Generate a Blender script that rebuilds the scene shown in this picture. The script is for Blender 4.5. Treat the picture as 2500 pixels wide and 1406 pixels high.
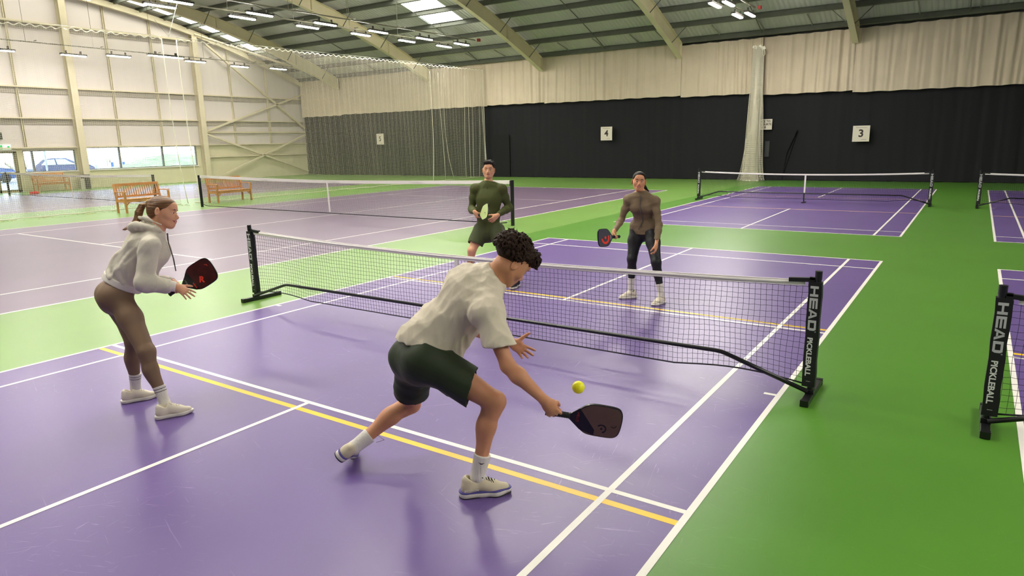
import bpy, bmesh, math, random
import numpy as np
from mathutils import Vector, Matrix, Euler
random.seed(7); np.random.seed(7)
PI = math.pi
scn = bpy.context.scene
col = scn.collection
for o in list(bpy.data.objects): bpy.data.objects.remove(o)

# ---------------------------------------------------------------- camera, world, exposure
cam_d = bpy.data.cameras.new('camera'); cam = bpy.data.objects.new('camera', cam_d); col.objects.link(cam)
cam.location = (4.1057, -5.1766, 1.9418); cam.rotation_euler = (1.3584, 0.0209, 0.5937)
cam_d.sensor_width = 36.0; cam_d.lens = 36.0 * 1650.94 / 2500; cam_d.clip_end = 400; cam_d.clip_start = 0.05
scn.camera = cam
scn.view_settings.view_transform = 'Standard'; scn.view_settings.look = 'None'
scn.view_settings.gamma = 1.0; scn.view_settings.use_curve_mapping = False
scn.view_settings.exposure = 0.0
LAMP = 168.0        # emission of every hall light diffuser
SKYL = 6.0         # daylight behind the translucent roof panels
w = bpy.data.worlds.new('World'); scn.world = w; w.use_nodes = True
nt = w.node_tree; nt.nodes.clear()
bg = nt.nodes.new('ShaderNodeBackground'); wo = nt.nodes.new('ShaderNodeOutputWorld')
tc = nt.nodes.new('ShaderNodeTexCoord'); sp = nt.nodes.new('ShaderNodeSeparateXYZ'); cr = nt.nodes.new('ShaderNodeValToRGB')
nt.links.new(tc.outputs['Generated'], sp.inputs[0]); nt.links.new(sp.outputs['Z'], cr.inputs[0])
cr.color_ramp.elements[0].position = 0.0; cr.color_ramp.elements[0].color = (1.0, 0.93, 0.82, 1)
cr.color_ramp.elements[1].position = 0.25; cr.color_ramp.elements[1].color = (0.72, 0.86, 1.0, 1)
nt.links.new(cr.outputs[0], bg.inputs[0]); bg.inputs[1].default_value = 7.0
nt.links.new(bg.outputs[0], wo.inputs[0])

# ---------------------------------------------------------------- helpers
def tag(o, label=None, cat=None, group=None, kind=None):
    if label: o['label'] = label
    if cat: o['category'] = cat
    if group: o['group'] = group
    if kind: o['kind'] = kind
    return o
def empty(name, loc=(0, 0, 0), rz=0.0):
    o = bpy.data.objects.new(name, None); o.empty_display_size = 0.1; col.objects.link(o)
    o.location = loc; o.rotation_euler = (0, 0, rz); return o
def copy_tree(o, parent=None):
    c = o.copy(); col.objects.link(c); c.parent = parent
    for ch in list(o.children): copy_tree(ch, c)
    return c
def srgb(r, g, b):
    f = lambda c: c / 12.92 if c <= 0.04045 else ((c + 0.055) / 1.055) ** 2.4
    return (f(r / 255.0), f(g / 255.0), f(b / 255.0))
MATS = {}
def mat(name, rgb, rough=0.6, metal=0.0, spec=0.5, var=0.0, vscale=8.0, bump=0.0, bscale=40.0, bstretch=(1, 1, 1), emit=None, trans=0.0, sss=0.0, sheen=0.0, coat=0.0, vstretch=None):
    if name in MATS: return MATS[name]
    m = bpy.data.materials.new(name); m.use_nodes = True; t = m.node_tree; b = t.nodes['Principled BSDF']
    b.inputs['Base Color'].default_value = (*rgb, 1); b.inputs['Roughness'].default_value = rough
    b.inputs['Metallic'].default_value = metal; b.inputs['Specular IOR Level'].default_value = spec
    if trans: b.inputs['Transmission Weight'].default_value = trans
    if sss:
        b.inputs['Subsurface Weight'].default_value = sss; b.inputs['Subsurface Radius'].default_value = (0.012, 0.005, 0.003); b.inputs['Subsurface Scale'].default_value = 1.0
    if sheen: b.inputs['Sheen Weight'].default_value = sheen
    if coat: b.inputs['Coat Weight'].default_value = coat
    if emit:
        b.inputs['Emission Color'].default_value = (*emit[0], 1); b.inputs['Emission Strength'].default_value = emit[1]
    if var or bump:
        tcn = t.nodes.new('ShaderNodeTexCoord')
    if var:
        n = t.nodes.new('ShaderNodeTexNoise'); n.inputs['Scale'].default_value = vscale; n.inputs['Detail'].default_value = 6
        if vstretch:
            mv = t.nodes.new('ShaderNodeMapping'); mv.inputs['Scale'].default_value = vstretch; t.links.new(tcn.outputs['Object'], mv.inputs[0]); t.links.new(mv.outputs[0], n.inputs['Vector'])
        else: t.links.new(tcn.outputs['Object'], n.inputs['Vector'])
        r = t.nodes.new('ShaderNodeValToRGB'); r.color_ramp.elements[0].position = 0.3; r.color_ramp.elements[1].position = 0.7
        r.color_ramp.elements[0].color = (*[c * (1 - var) for c in rgb], 1); r.color_ramp.elements[1].color = (*[min(1, c * (1 + var)) for c in rgb], 1)
        t.links.new(n.outputs['Fac'], r.inputs[0]); t.links.new(r.outputs[0], b.inputs['Base Color'])
    if bump:
        mp = t.nodes.new('ShaderNodeMapping'); mp.inputs['Scale'].default_value = bstretch
        n2 = t.nodes.new('ShaderNodeTexNoise'); n2.inputs['Scale'].default_value = bscale; n2.inputs['Detail'].default_value = 4
        bp = t.nodes.new('ShaderNodeBump'); bp.inputs['Strength'].default_value = bump; bp.inputs['Distance'].default_value = 0.01
        t.links.new(tcn.outputs['Object'], mp.inputs[0]); t.links.new(mp.outputs[0], n2.inputs['Vector'])
        t.links.new(n2.outputs['Fac'], bp.inputs['Height']); t.links.new(bp.outputs[0], b.inputs['Normal'])
    MATS[name] = m; return m

class MB:
    def __init__(s): s.v = []; s.f = []; s.mi = []; s.cur = 0
    def quad(s, a, b, c, d):
        n = len(s.v); s.v += [a, b, c, d]; s.f.append((n, n + 1, n + 2, n + 3)); s.mi.append(s.cur)
    def poly(s, pts):
        n = len(s.v); s.v += [tuple(p) for p in pts]; s.f.append(tuple(range(n, n + len(pts)))); s.mi.append(s.cur)
    def box(s, c, d, M=None):
        x, y, z = d[0] / 2, d[1] / 2, d[2] / 2; n = len(s.v)
        for i in (-x, x):
            for j in (-y, y):
                for k in (-z, z):
                    p = Vector((i, j, k))
                    if M is not None: p = M @ p
                    s.v.append((c[0] + p.x, c[1] + p.y, c[2] + p.z))
        for q in ((0, 1, 3, 2), (4, 6, 7, 5), (0, 4, 5, 1), (2, 3, 7, 6), (0, 2, 6, 4), (1, 5, 7, 3)):
            s.f.append(tuple(n + a for a in q)); s.mi.append(s.cur)
    def b2(s, lo, hi): s.box([(a + b) / 2 for a, b in zip(lo, hi)], [abs(b - a) for a, b in zip(lo, hi)])
    def bar(s, a, b, w, h, up=(0, 0, 1)):
        a = Vector(a); b = Vector(b); d = b - a; L = d.length; d.normalize(); u = Vector(up)
        sd = d.cross(u)
        if sd.length < 1e-4: sd = d.cross(Vector((1, 0, 0)))
        sd.normalize(); u = sd.cross(d)
        M = Matrix((d, sd, u)).transposed()
        s.box((a + b) / 2, (L, w, h), M)
    def tube(s, pts, r, n=8, cap=True):
        pts = [Vector(p) for p in pts]; rr = r if isinstance(r, (list, tuple)) else [r] * len(pts)
        base = len(s.v); prev = None
        for i, p in enumerate(pts):
            d = (pts[min(i + 1, len(pts) - 1)] - pts[max(i - 1, 0)]).normalized()
            if prev is None:
                u = Vector((0, 0, 1)) if abs(d.z) < 0.9 else Vector((1, 0, 0)); u = (u - d * u.dot(d)).normalized()
            else: u = (prev - d * prev.dot(d)).normalized()
            prev = u; w_ = d.cross(u)
            for k in range(n):
                a = 2 * PI * k / n; q = p + (u * math.cos(a) + w_ * math.sin(a)) * rr[i]; s.v.append(tuple(q))
        for i in range(len(pts) - 1):
            for k in range(n):
                a = base + i * n + k; b = base + i * n + (k + 1) % n
                s.f.append((a, b, b + n, a + n)); s.mi.append(s.cur)
        if cap:
            s.f.append(tuple(base + k for k in reversed(range(n)))); s.mi.append(s.cur)
            s.f.append(tuple(base + (len(pts) - 1) * n + k for k in range(n))); s.mi.append(s.cur)
    def cyl(s, a, b, r, n=16): s.tube([a, b], r, n)
    def build(s, name, mats, parent=None, smooth=False, bevel=0.0):
        me = bpy.data.meshes.new(name); me.from_pydata([tuple(v) for v in s.v], [], s.f); me.validate()
        if not isinstance(mats, (list, tuple)): mats = [mats]
        for m in mats: me.materials.append(m)
        if len(mats) > 1 and len(me.polygons) == len(s.mi): me.polygons.foreach_set('material_index', s.mi)
        if smooth: me.polygons.foreach_set('use_smooth', [True] * len(me.polygons))
        o = bpy.data.objects.new(name, me); col.objects.link(o)
        if parent: o.parent = parent
        if bevel:
            md = o.modifiers.new('bevel', 'BEVEL'); md.width = bevel; md.segments = 2; md.limit_method = 'ANGLE'
        return o
def text_mesh(txt, size, ext=0.001, bold=0.0, align='CENTER', sx=1.0):
    """plain lettering as (verts, faces) in the xy plane, centred"""
    cu = bpy.data.curves.new('t', 'FONT'); cu.body = txt; cu.size = size; cu.extrude = ext; cu.offset = bold
    cu.align_x = align; cu.align_y = 'CENTER'; cu.resolution_u = 3
    o = bpy.data.objects.new('t', cu); col.objects.link(o)
    dg = bpy.context.evaluated_depsgraph_get(); me = bpy.data.meshes.new_from_object(o.evaluated_get(dg))
    v = [(p.co.x * sx, p.co.y, p.co.z) for p in me.vertices]; f = [tuple(p.vertices) for p in me.polygons]
    bpy.data.objects.remove(o); bpy.data.curves.remove(cu); bpy.data.meshes.remove(me)
    return v, f
def add_text(mb, txt, size, origin, ax, ay, bold=0.0, align='CENTER', sx=1.0, ext=0.001):
    v, f = text_mesh(txt, size, ext, bold, align, sx)
    ax = Vector(ax).normalized(); ay = Vector(ay).normalized(); az = ax.cross(ay); o = Vector(origin); n = len(mb.v)
    mb.v += [tuple(o + ax * p[0] + ay * p[1] + az * p[2]) for p in v]
    for q in f: mb.f.append(tuple(n + i for i in q)); mb.mi.append(mb.cur)
def head_word(h):
    """the wide block word HEAD as 2D polygons, left to right, height h; returns list of polys and total width"""
    P = []; W = 1.25 * h; g = 0.18 * h; t = 0.30 * h; b = 0.24 * h; x = 0
    R = lambda x0, y0, x1, y1: P.append([(x0, y0), (x1, y0), (x1, y1), (x0, y1)])
    R(x, 0, x + t, h); R(x + W - t, 0, x + W, h); R(x + t, h * .39, x + W - t, h * .61); x += W + g          # H
    R(x, 0, x + t, h); R(x + t, 0, x + W, b); R(x + t, h * .39, x + W, h * .61); R(x + t, h - b, x + W, h); x += W + g * .3   # E
    P.append([(x, 0), (x + t, 0), (x + W * .5 + t * .15, h), (x + W * .5 - t * .55, h)]); P.append([(x + W - t, 0), (x + W, 0), (x + W * .5 + t * .55, h), (x + W * .5 - t * .25, h)])
    P.append([(x + W * .25, h * .18), (x + W * .75, h * .18), (x + W * .69, h * .38), (x + W * .33, h * .38)]); x += W + g * .6   # A
    R(x, 0, x + t, h); R(x + t, 0, x + W - t, b); R(x + t, h - b, x + W - t, h)
    P.append([(x + W - t, 0), (x + W - t * .45, 0), (x + W, h * .25), (x + W, h * .75), (x + W - t * .45, h), (x + W - t, h)]); x += W
    return P, x
def add_polys(mb, polys, origin, ax, ay, thick=0.0008, off=(0, 0)):
    ax = Vector(ax).normalized(); ay = Vector(ay).normalized(); az = ax.cross(ay); o = Vector(origin)
    for p in polys:
        top = [tuple(o + ax * (q[0] + off[0]) + ay * (q[1] + off[1]) + az * thick) for q in p]
        bot = [tuple(o + ax * (q[0] + off[0]) + ay * (q[1] + off[1]) - az * thick) for q in p]
        mb.poly(top); mb.poly(bot[::-1]); n = len(p)
        for i in range(n): mb.quad(bot[i], bot[(i + 1) % n], top[(i + 1) % n], top[i])
def arc_polys(cx, cy, r0, r1, a0, a1, n=14):
    P = []
    for i in range(n):
        t0 = a0 + (a1 - a0) * i / n; t1 = a0 + (a1 - a0) * (i + 1) / n
        P.append([(cx + r0 * math.cos(t0), cy + r0 * math.sin(t0)), (cx + r1 * math.cos(t0), cy + r1 * math.sin(t0)), (cx + r1 * math.cos(t1), cy + r1 * math.sin(t1)), (cx + r0 * math.cos(t1), cy + r0 * math.sin(t1))])
    return P


# ================================================================ floor
def floor_mat(name, rgb, rough=0.34, wear=0.0, spec=0.5):
    m = bpy.data.materials.new(name); m.use_nodes = True; t = m.node_tree; b = t.nodes['Principled BSDF']
    g = t.nodes.new('ShaderNodeNewGeometry')
    n = t.nodes.new('ShaderNodeTexNoise'); n.inputs['Scale'].default_value = 0.9; n.inputs['Detail'].default_value = 5
    t.links.new(g.outputs['Position'], n.inputs['Vector'])
    r = t.nodes.new('ShaderNodeValToRGB'); r.color_ramp.elements[0].position = 0.3; r.color_ramp.elements[1].position = 0.75
    r.color_ramp.elements[0].color = (*[c * 0.93 for c in rgb], 1); r.color_ramp.elements[1].color = (*[c * 1.07 for c in rgb], 1)
    t.links.new(n.outputs['Fac'], r.inputs[0])
    # fine scuffs: stretched noises in several directions, thresholded
    last = r.outputs[0]
    mx0 = None
    for i, (ang, sc, th) in enumerate(((0.3, 5.5, 0.705), (1.35, 6.5, 0.71), (2.3, 5.0, 0.715), (2.75, 8.0, 0.70))):
        mp = t.nodes.new('ShaderNodeMapping'); mp.vector_type = 'TEXTURE' if False else 'POINT'
        mp.inputs['Rotation'].default_value = (0, 0, ang); mp.inputs['Scale'].default_value = (0.55, 11.0, 1)
        nn = t.nodes.new('ShaderNodeTexNoise'); nn.inputs['Scale'].default_value = sc; nn.inputs['Detail'].default_value = 2; nn.inputs['Distortion'].default_value = 1.4
        mr = t.nodes.new('ShaderNodeMapping'); mr.inputs['Rotation'].default_value = (0, 0, ang); mp.inputs['Rotation'].default_value = (0, 0, 0)
        t.links.new(g.outputs['Position'], mr.inputs[0]); t.links.new(mr.outputs[0], mp.inputs[0]); t.links.new(mp.outputs[0], nn.inputs['Vector'])
        cr = t.nodes.new('ShaderNodeValToRGB'); cr.color_ramp.elements[0].position = th; cr.color_ramp.elements[1].position = th + 0.025
        t.links.new(nn.outputs['Fac'], cr.inputs[0])
        if mx0 is None: mx0 = cr.outputs[0]
        else:
            a = t.nodes.new('ShaderNodeMath'); a.operation = 'MAXIMUM'; t.links.new(mx0, a.inputs[0]); t.links.new(cr.outputs[0], a.inputs[1]); mx0 = a.outputs[0]
    # wear comes in patches
    pn = t.nodes.new('ShaderNodeTexNoise'); pn.inputs['Scale'].default_value = 0.55; t.links.new(g.outputs['Position'], pn.inputs['Vector'])
    pr = t.nodes.new('ShaderNodeValToRGB'); pr.color_ramp.elements[0].position = 0.38; pr.color_ramp.elements[1].position = 0.62; t.links.new(pn.outputs['Fac'], pr.inputs[0])
    k = t.nodes.new('ShaderNodeMath'); k.operation = 'MULTIPLY'; t.links.new(mx0, k.inputs[0]); t.links.new(pr.outputs[0], k.inputs[1])
    k2 = t.nodes.new('ShaderNodeMath'); k2.operation = 'MULTIPLY'; t.links.new(k.outputs[0], k2.inputs[0]); k2.inputs[1].default_value = wear
    mix = t.nodes.new('ShaderNodeMix'); mix.data_type = 'RGBA'; t.links.new(k2.outputs[0], mix.inputs[0]); t.links.new(last, mix.inputs[6])
    mix.inputs[7].default_value = (*[min(1, c * 1.4 + 0.08) for c in rgb], 1)
    t.links.new(mix.outputs[2], b.inputs['Base Color'])
    fb = t.nodes.new('ShaderNodeTexNoise'); fb.inputs['Scale'].default_value = 260; t.links.new(g.outputs['Position'], fb.inputs['Vector'])
    bp = t.nodes.new('ShaderNodeBump'); bp.inputs['Strength'].default_value = 0.06; bp.inputs['Distance'].default_value = 0.004
    t.links.new(fb.outputs['Fac'], bp.inputs['Height']); t.links.new(bp.outputs[0], b.inputs['Normal'])
    b.inputs['Roughness'].default_value = rough; b.inputs['Specular IOR Level'].default_value = spec
    return m
M_GREEN = floor_mat('green_court_surface', srgb(80, 130, 42), wear=0.25)
M_GREENSHEEN = floor_mat('green_court_painted_sheen', srgb(110, 148, 70), wear=0.15)  # same green floor, lightened to carry its view-dependent sheen
M_PURP = floor_mat('purple_court_surface', srgb(98, 76, 136), wear=0.8)
M_MAUVE = floor_mat('mauve_court_surface', srgb(114, 95, 121), wear=0.1)
M_LINE = floor_mat('white_line_paint', srgb(232, 228, 220), rough=0.4)
M_YEL = floor_mat('yellow_line_paint', srgb(238, 192, 24), rough=0.4)
M_PEACH = floor_mat('faded_orange_line_paint', srgb(205, 160, 130), rough=0.4)

X0, X1, Y0, Y1 = -35.5, 20.0, -11.0, 27.35
fl = MB()
def fq(x0, x1, y0, y1, z, mi): fl.cur = mi; fl.quad((x0, y0, z), (x1, y0, z), (x1, y1, z), (x0, y1, z))
fq(X0, -3.8, Y0, Y1, 0, 1); fq(-3.8, X1, 6.0, Y1, 0, 0); fq(-3.8, -3.0, Y0, 6.0, 0, 1); fq(-3.0, X1, Y0, 6.0, 0, 0)  # sheen painted in: lighter green on the left and in the court-side strip
def badminton(cx, cy, kit):
    fq(cx - 3.05, cx + 3.05, cy - 6.7, cy + 6.7, .0006, 2)
    for s in (-1, 1):
        fq(cx + s * 3.03 - .02, cx + s * 3.03 + .02, cy - 6.7, cy + 6.7, .0018, 4)
        fq(cx + s * 2.57 - .02, cx + s * 2.57 + .02, cy - 6.7, cy + 6.7, .0018, 4)
        fq(cx - 3.05, cx + 3.05, cy + s * 6.68 - .02, cy + s * 6.68 + .02, .0015, 4)
        fq(cx - 3.05, cx + 3.05, cy + s * 5.94 - .02, cy + s * 5.94 + .02, .0015, 4)
        fq(cx - .02, cx + .02, min(cy + s * 1.98, cy + s * 6.7), max(cy + s * 1.98, cy + s * 6.7), .0021, 4)
        if kit != 6:
            fq(cx - 3.01, cx + 3.01, cy + s * 1.98 - .02, cy + s * 1.98 + .02, .0015, 4)
            fq(cx - 3.01, cx + 3.01, cy + s * 2.105 - .025, cy + s * 2.105 + .025, .0012, kit)
        else: fq(cx - 3.01, cx + 3.01, cy + s * 2.06 - .035, cy + s * 2.06 + .035, .0012, kit)
    for s in (-1, 1):   # little net-post ticks beside the sidelines
        fq(cx + s * 2.97 - .05, cx + s * 2.97 + .04, cy - .02, cy + .02, .0012, 4)
badminton(0, 0, 5); badminton(7.56, 0, 5); badminton(0, 16.43, 6); badminton(7.56, 16.43, 6)
def tennis(cx, cy):
    fq(cx - 5.485, cx + 5.485, cy - 11.885, cy + 11.885, .0006, 3)
    w2 = .026
    for s in (-1, 1):
        for xx in (5.46, 4.09): fq(cx + s * xx - w2, cx + s * xx + w2, cy - 11.885, cy + 11.885, .0015, 4)
        fq(cx - 5.485, cx + 5.485, cy + s * 11.86 - w2, cy + s * 11.86 + w2, .0018, 4)
        fq(cx - 4.115, cx + 4.115, cy + s * 6.4 - w2, cy + s * 6.4 + w2, .0018, 4)
        fq(cx - w2, cx + w2, cy + s * 11.6, cy + s * 11.86, .0018, 4)
    fq(cx - w2, cx + w2, cy - 6.4, cy + 6.4, .0021, 4)
TX, TY = -11.14, 8.1
tennis(TX, TY); tennis(-27.2, TY)
tag(fl.build('floor', [M_GREEN, M_GREENSHEEN, M_PURP, M_MAUVE, M_LINE, M_YEL, M_PEACH]), 'green hall floor with purple courts and painted lines', 'floor', kind='structure')

# ================================================================ shell
def roofz(y): return 10.35 - 0.011 * (y - 8.2) ** 2
M_WEB = mat('taupe_girt_web', srgb(158, 150, 138), .6)
M_CREAM = mat('cream_painted_steel', srgb(204, 194, 164), 0.5, var=0.05, vscale=2)
M_PANEL = mat('white_wall_panel', srgb(208, 200, 194), 0.45, bump=0.15, bscale=3, bstretch=(0.2, 0.2, 12))
M_PLINTH = mat('cream_wall_plinth', srgb(206, 200, 166), 0.6, var=0.04, vscale=1.5)
M_PURLIN = mat('dark_green_grey_steel', srgb(94, 98, 86), 0.5, var=0.1, vscale=3)
M_RAFT = mat('beige_rafter_paint', srgb(216, 206, 172), 0.5, var=0.05, vscale=1.2)
M_DARK = mat('black_metal', srgb(24, 24, 26), 0.4)
# ceiling with corrugations running up the slope
M_ROOF = bpy.data.materials.new('ribbed_roof_liner'); M_ROOF.use_nodes = True
t = M_ROOF.node_tree; b = t.nodes['Principled BSDF']; b.inputs['Base Color'].default_value = (*srgb(192, 192, 186), 1); b.inputs['Roughness'].default_value = 0.45
g = t.nodes.new('ShaderNodeNewGeometry'); wv = t.nodes.new('ShaderNodeTexWave'); wv.bands_direction = 'X'; wv.inputs['Scale'].default_value = 1.6; wv.inputs['Distortion'].default_value = 0
bp = t.nodes.new('ShaderNodeBump'); bp.inputs['Strength'].default_value = 0.7; bp.inputs['Distance'].default_value = 0.03
t.links.new(g.outputs['Position'], wv.inputs['Vector']); t.links.new(wv.outputs['Fac'], bp.inputs['Height']); t.links.new(bp.outputs[0], b.inputs['Normal'])
SKYX = [(-19.85, -17.7), (-34.6, -33.1), (-4.2, -2.1), (11.4, 13.5)]
SKYY = (-8.0, 22.7)
PUR = []
yy = 26.9
while yy > -11:
    PUR.append(yy); yy -= 1.38 * math.cos(math.atan(0.022 * abs(yy - 8.2)))
ce = MB()
ys = sorted(set([Y0 - .3, Y1 + .2] + PUR))
xs = sorted(set([X0, X1] + [a for p in SKYX for a in p]))
for i in range(len(ys) - 1):
    for j in range(len(xs) - 1):
        if any(abs(xs[j] - a) < 1e-6 for a, _ in SKYX) and ys[i] > SKYY[0] and ys[i + 1] < SKYY[1] + .4: continue
        ce.quad((xs[j], ys[i], roofz(ys[i])), (xs[j + 1], ys[i], roofz(ys[i])), (xs[j + 1], ys[i + 1], roofz(ys[i + 1])), (xs[j], ys[i + 1], roofz(ys[i + 1])))
tag(ce.build('ceiling', M_ROOF, smooth=False), kind='structure')
M_SKY = mat('translucent_roof_panel', srgb(245, 245, 225), 0.6, emit=((1.0, 0.98, 0.86), SKYL))
k = 0
for a, bb in SKYX:
    s = MB()
    for i in range(len(ys) - 1):
        if ys[i] > SKYY[0] and ys[i + 1] < SKYY[1] + .4:
            s.quad((a, ys[i], roofz(ys[i]) + .02), (bb, ys[i], roofz(ys[i]) + .02), (bb, ys[i + 1], roofz(ys[i + 1]) + .02), (a, ys[i + 1], roofz(ys[i + 1]) + .02))
    k += 1; tag(s.build('window_%d' % (10 + k), M_SKY), kind='structure')
# gable wall (left, x = X0) as boxes round the openings
wl = MB(); TWL = 0.25
GB = [(-11.3, 5.2), (5.2, 12.4), (12.4, 19.4), (19.4, 27.6)]
def wallbox(y0, y1, z0, z1, mi): wl.cur = mi; wl.b2((X0 - TWL, y0, z0), (X0, y1, z1))
D0, D1, DH = 7.6, 9.45, 2.02          # glazed door opening
W0 = (9.72, 12.15, .95, 2.04); W1 = (12.68, 19.0, .95, 2.15)
wallbox(-11.3, D0, 0, 2.2, 1); wallbox(D0, D1, DH, 2.2, 0); wallbox(D1, W0[0], 0, 2.2, 1)
wallbox(W0[0], W0[1], 0, W0[2], 1); wallbox(W0[0], W0[1], W0[3], 2.2, 0); wallbox(W0[1], W1[0], 0, 2.2, 1)
wallbox(W1[0], W1[1], 0, W1[2], 1); wallbox(W1[0], W1[1], W1[3], 2.2, 0); wallbox(W1[1], 27.6, 0, 2.2, 1)
wl.cur = 0
yg = np.linspace(-11.3, 27.6, 40)
for i in range(39):
    a, c = yg[i], yg[i + 1]; za, zc = roofz(a) + .1, roofz(c) + .1
    wl.quad((X0, a, 2.2), (X0, c, 2.2), (X0, c, zc), (X0, a, za)); wl.quad((X0 - TWL, a, 2.2), (X0 - TWL, a, za), (X0 - TWL, c, zc), (X0 - TWL, c, 2.2))
tag(wl.build('wall_left', [M_PANEL, M_PLINTH]), kind='structure')
# grooves between cladding panels + rails + mullions + columns, each its own piece of structure
def trim(n, mb, m, bev=0.0): return tag(mb.build('trim_%d' % n, m, bevel=bev), kind='structure')
tn = 1
for z, hh in ((2.2, .12), (3.66, .13), (5.17, .13), (8.28, .2)):
    for y0, y1 in ((-11, 12.2), (12.6, 19.25), (19.6, 27.2)):
        if z > 8 and y0 > 19: continue
        s = MB(); s.b2((X0, y0, z - hh / 2), (X0 + .22, y1, z + .0)); trim(tn, s, M_CREAM); tn += 1
        if z > 3: s = MB(); s.b2((X0 + .02, y0, z - .34), (X0 + .05, y1, z - hh / 2)); trim(tn, s, M_WEB); tn += 1
for y in (5.2, 12.4, 19.45):
    s = MB(); H = roofz(y) - .3
    s.b2((X0 + .02, y - .16, 0), (X0 + .05, y + .16, H)); s.b2((X0 + .36, y - .16, 0), (X0 + .39, y + .16, H)); s.b2((X0 + .05, y - .012, 0), (X0 + .36, y + .012, H))
    trim(tn, s, M_CREAM); tn += 1
for y in (-2, 1.5, 7.4, 9.9, 14.5, 16.95, 21.75, 24.4):
    s = MB(); s.b2((X0, y - .05, 2.2), (X0 + .12, y - .02, roofz(y) - .3)); s.b2((X0, y + .02, 2.2), (X0 + .12, y + .05, roofz(y) - .3)); s.b2((X0, y - .05, 2.2), (X0 + .02, y + .05, roofz(y) - .3)); trim(tn, s, M_CREAM); tn += 1
for a, c in (((19.5, 2.95), (27.1, 5.45)), ((19.5, 2.85), (27.1, .25)), ((20.0, .12), (27.1, 2.75)), ((20.2, 8.1), (27.1, 3.2))):
    s = MB(); s.bar((X0 + .28, a[0], a[1]), (X0 + .28, c[0], c[1]), .1, .14, up=(1, 0, 0)); trim(tn, s, M_CREAM); tn += 1
for z in (2.93, 1.45):
    s = MB(); s.b2((X0, 19.6, z - .05), (X0 + .2, 27.2, z + .05)); trim(tn, s, M_CREAM); tn += 1
# gable rafter following the roof
s = MB(); yg = np.linspace(-11, 27.2, 44)
for i in range(43):
    s.bar((X0 + .3, yg[i], roofz(yg[i]) - .32), (X0 + .3, yg[i + 1], roofz(yg[i + 1]) - .32), .22, .3, up=(0, 0, 1))
trim(tn, s, M_CREAM); tn += 1
# windows: frame + panes
M_FRAME = mat('grey_window_frame', srgb(96, 100, 96), 0.45)
M_WHITEP = mat('white_powder_coat', srgb(225, 224, 218), 0.4)
M_GLASS = bpy.data.materials.new('window_glass'); M_GLASS.use_nodes = True; t = M_GLASS.node_tree; t.nodes.clear()
o_ = t.nodes.new('ShaderNodeOutputMaterial'); mx = t.nodes.new('ShaderNodeMixShader'); tr = t.nodes.new('ShaderNodeBsdfTransparent'); gl = t.nodes.new('ShaderNodeBsdfGlossy'); fr_ = t.nodes.new('ShaderNodeFresnel')
tr.inputs[0].default_value = (.93, .97, 1, 1); gl.inputs['Roughness'].default_value = .03; fr_.inputs[0].default_value = 1.45
t.links.new(fr_.outputs[0], mx.inputs[0]); t.links.new(tr.outputs[0], mx.inputs[1]); t.links.new(gl.outputs[0], mx.inputs[2]); t.links.new(mx.outputs[0], o_.inputs[0])
def window(n, y0, y1, z0, z1, muls):
    e = tag(empty('window_%d' % n, (X0 - .1, (y0 + y1) / 2, z0)), kind='structure'); ox, oy, oz = e.location
    s = MB()
    for a, bq in (((y0, z0), (y1, z0 + .05)), ((y0, z1 - .05), (y1, z1)), ((y0, z0), (y0 + .05, z1)), ((y1 - .05, z0), (y1, z1))):
        s.b2((-.04, a[0] - oy, a[1] - oz), (.04, bq[0] - oy, bq[1] - oz))
    for y in muls: s.b2((-.05, y - .045 - oy, z0 - oz), (.05, y + .045 - oy, z1 - oz))
    s.build('window_frame', M_FRAME, e)
    s = MB(); s.b2((.04, y0 - .02 - oy, z0 - .03 - oz), (.2, y1 + .02 - oy, z0 + .01 - oz)); s.build('window_sill', M_WHITEP, e)
    st = [y0] + list(muls) + [y1]
    for i in range(len(st) - 1):
        s = MB(); s.b2((-.008, st[i] + .02 - oy, .03), (.008, st[i + 1] - .02 - oy, z1 - z0 - .03)); s.build('glass_pane', M_GLASS, e)
window(1, *W0[:2], W0[2], W0[3], (10.15,)); window(2, *W1[:2], W1[2], W1[3], (14.45, 16.9))
# glazed door at the left edge
e = tag(empty('door_1', (X0 - .08, (D0 + D1) / 2, 0)), kind='structure'); s = MB()
for a, c in ((-.93, -.82), (-.06, .06), (.78, .93)): s.b2((-.05, a, 0), (.05, c, DH))
s.b2((-.05, -.93, 0), (.05, .93, .14)); s.b2((-.05, -.93, DH - .1), (.05, .93, DH)); s.b2((-.05, -.93, .95), (.05, .93, 1.0)); s.build('door_frame', mat('brown_grey_door_frame', srgb(120, 112, 84), .5), e)
for a, c in ((-.83, -.05), (.05, .8)):
    s = MB(); s.b2((-.008, a, .13), (.008, c, DH - .09)); s.build('glass_pane', M_GLASS, e)
s = MB(); s.b2((.04, .1, .98), (.09, .7, 1.02)); s.build('push_bar', M_WHITEP, e)
# back wall, right wall, wall behind the camera
s = MB(); s.b2((X0 - TWL, Y1, 0), (X1 + TWL, Y1 + .2, roofz(Y1) + .4)); tag(s.build('wall_back', mat('grey_cladding', srgb(92, 92, 86), .6)), kind='structure')  # back wall cladding in one even grey
M_NAVYW = mat('navy_backdrop', srgb(38, 38, 46), .8)
s = MB(); s.b2((X1, Y0 - TWL, 0), (X1 + TWL, Y1, 4.0)); s.cur = 1; s.b2((X1, Y0 - TWL, 4.0), (X1 + TWL, Y1, 10.5)); tag(s.build('wall_right', [M_NAVYW, M_PANEL]), kind='structure')
s = MB(); s.b2((X0 - TWL, Y0 - TWL, 0), (X1 + TWL, Y0, 4.0)); s.cur = 1; s.b2((X0 - TWL, Y0 - TWL, 4.0), (X1 + TWL, Y0, 8.5)); tag(s.build('wall_front', [M_NAVYW, M_PANEL]), kind='structure')
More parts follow.
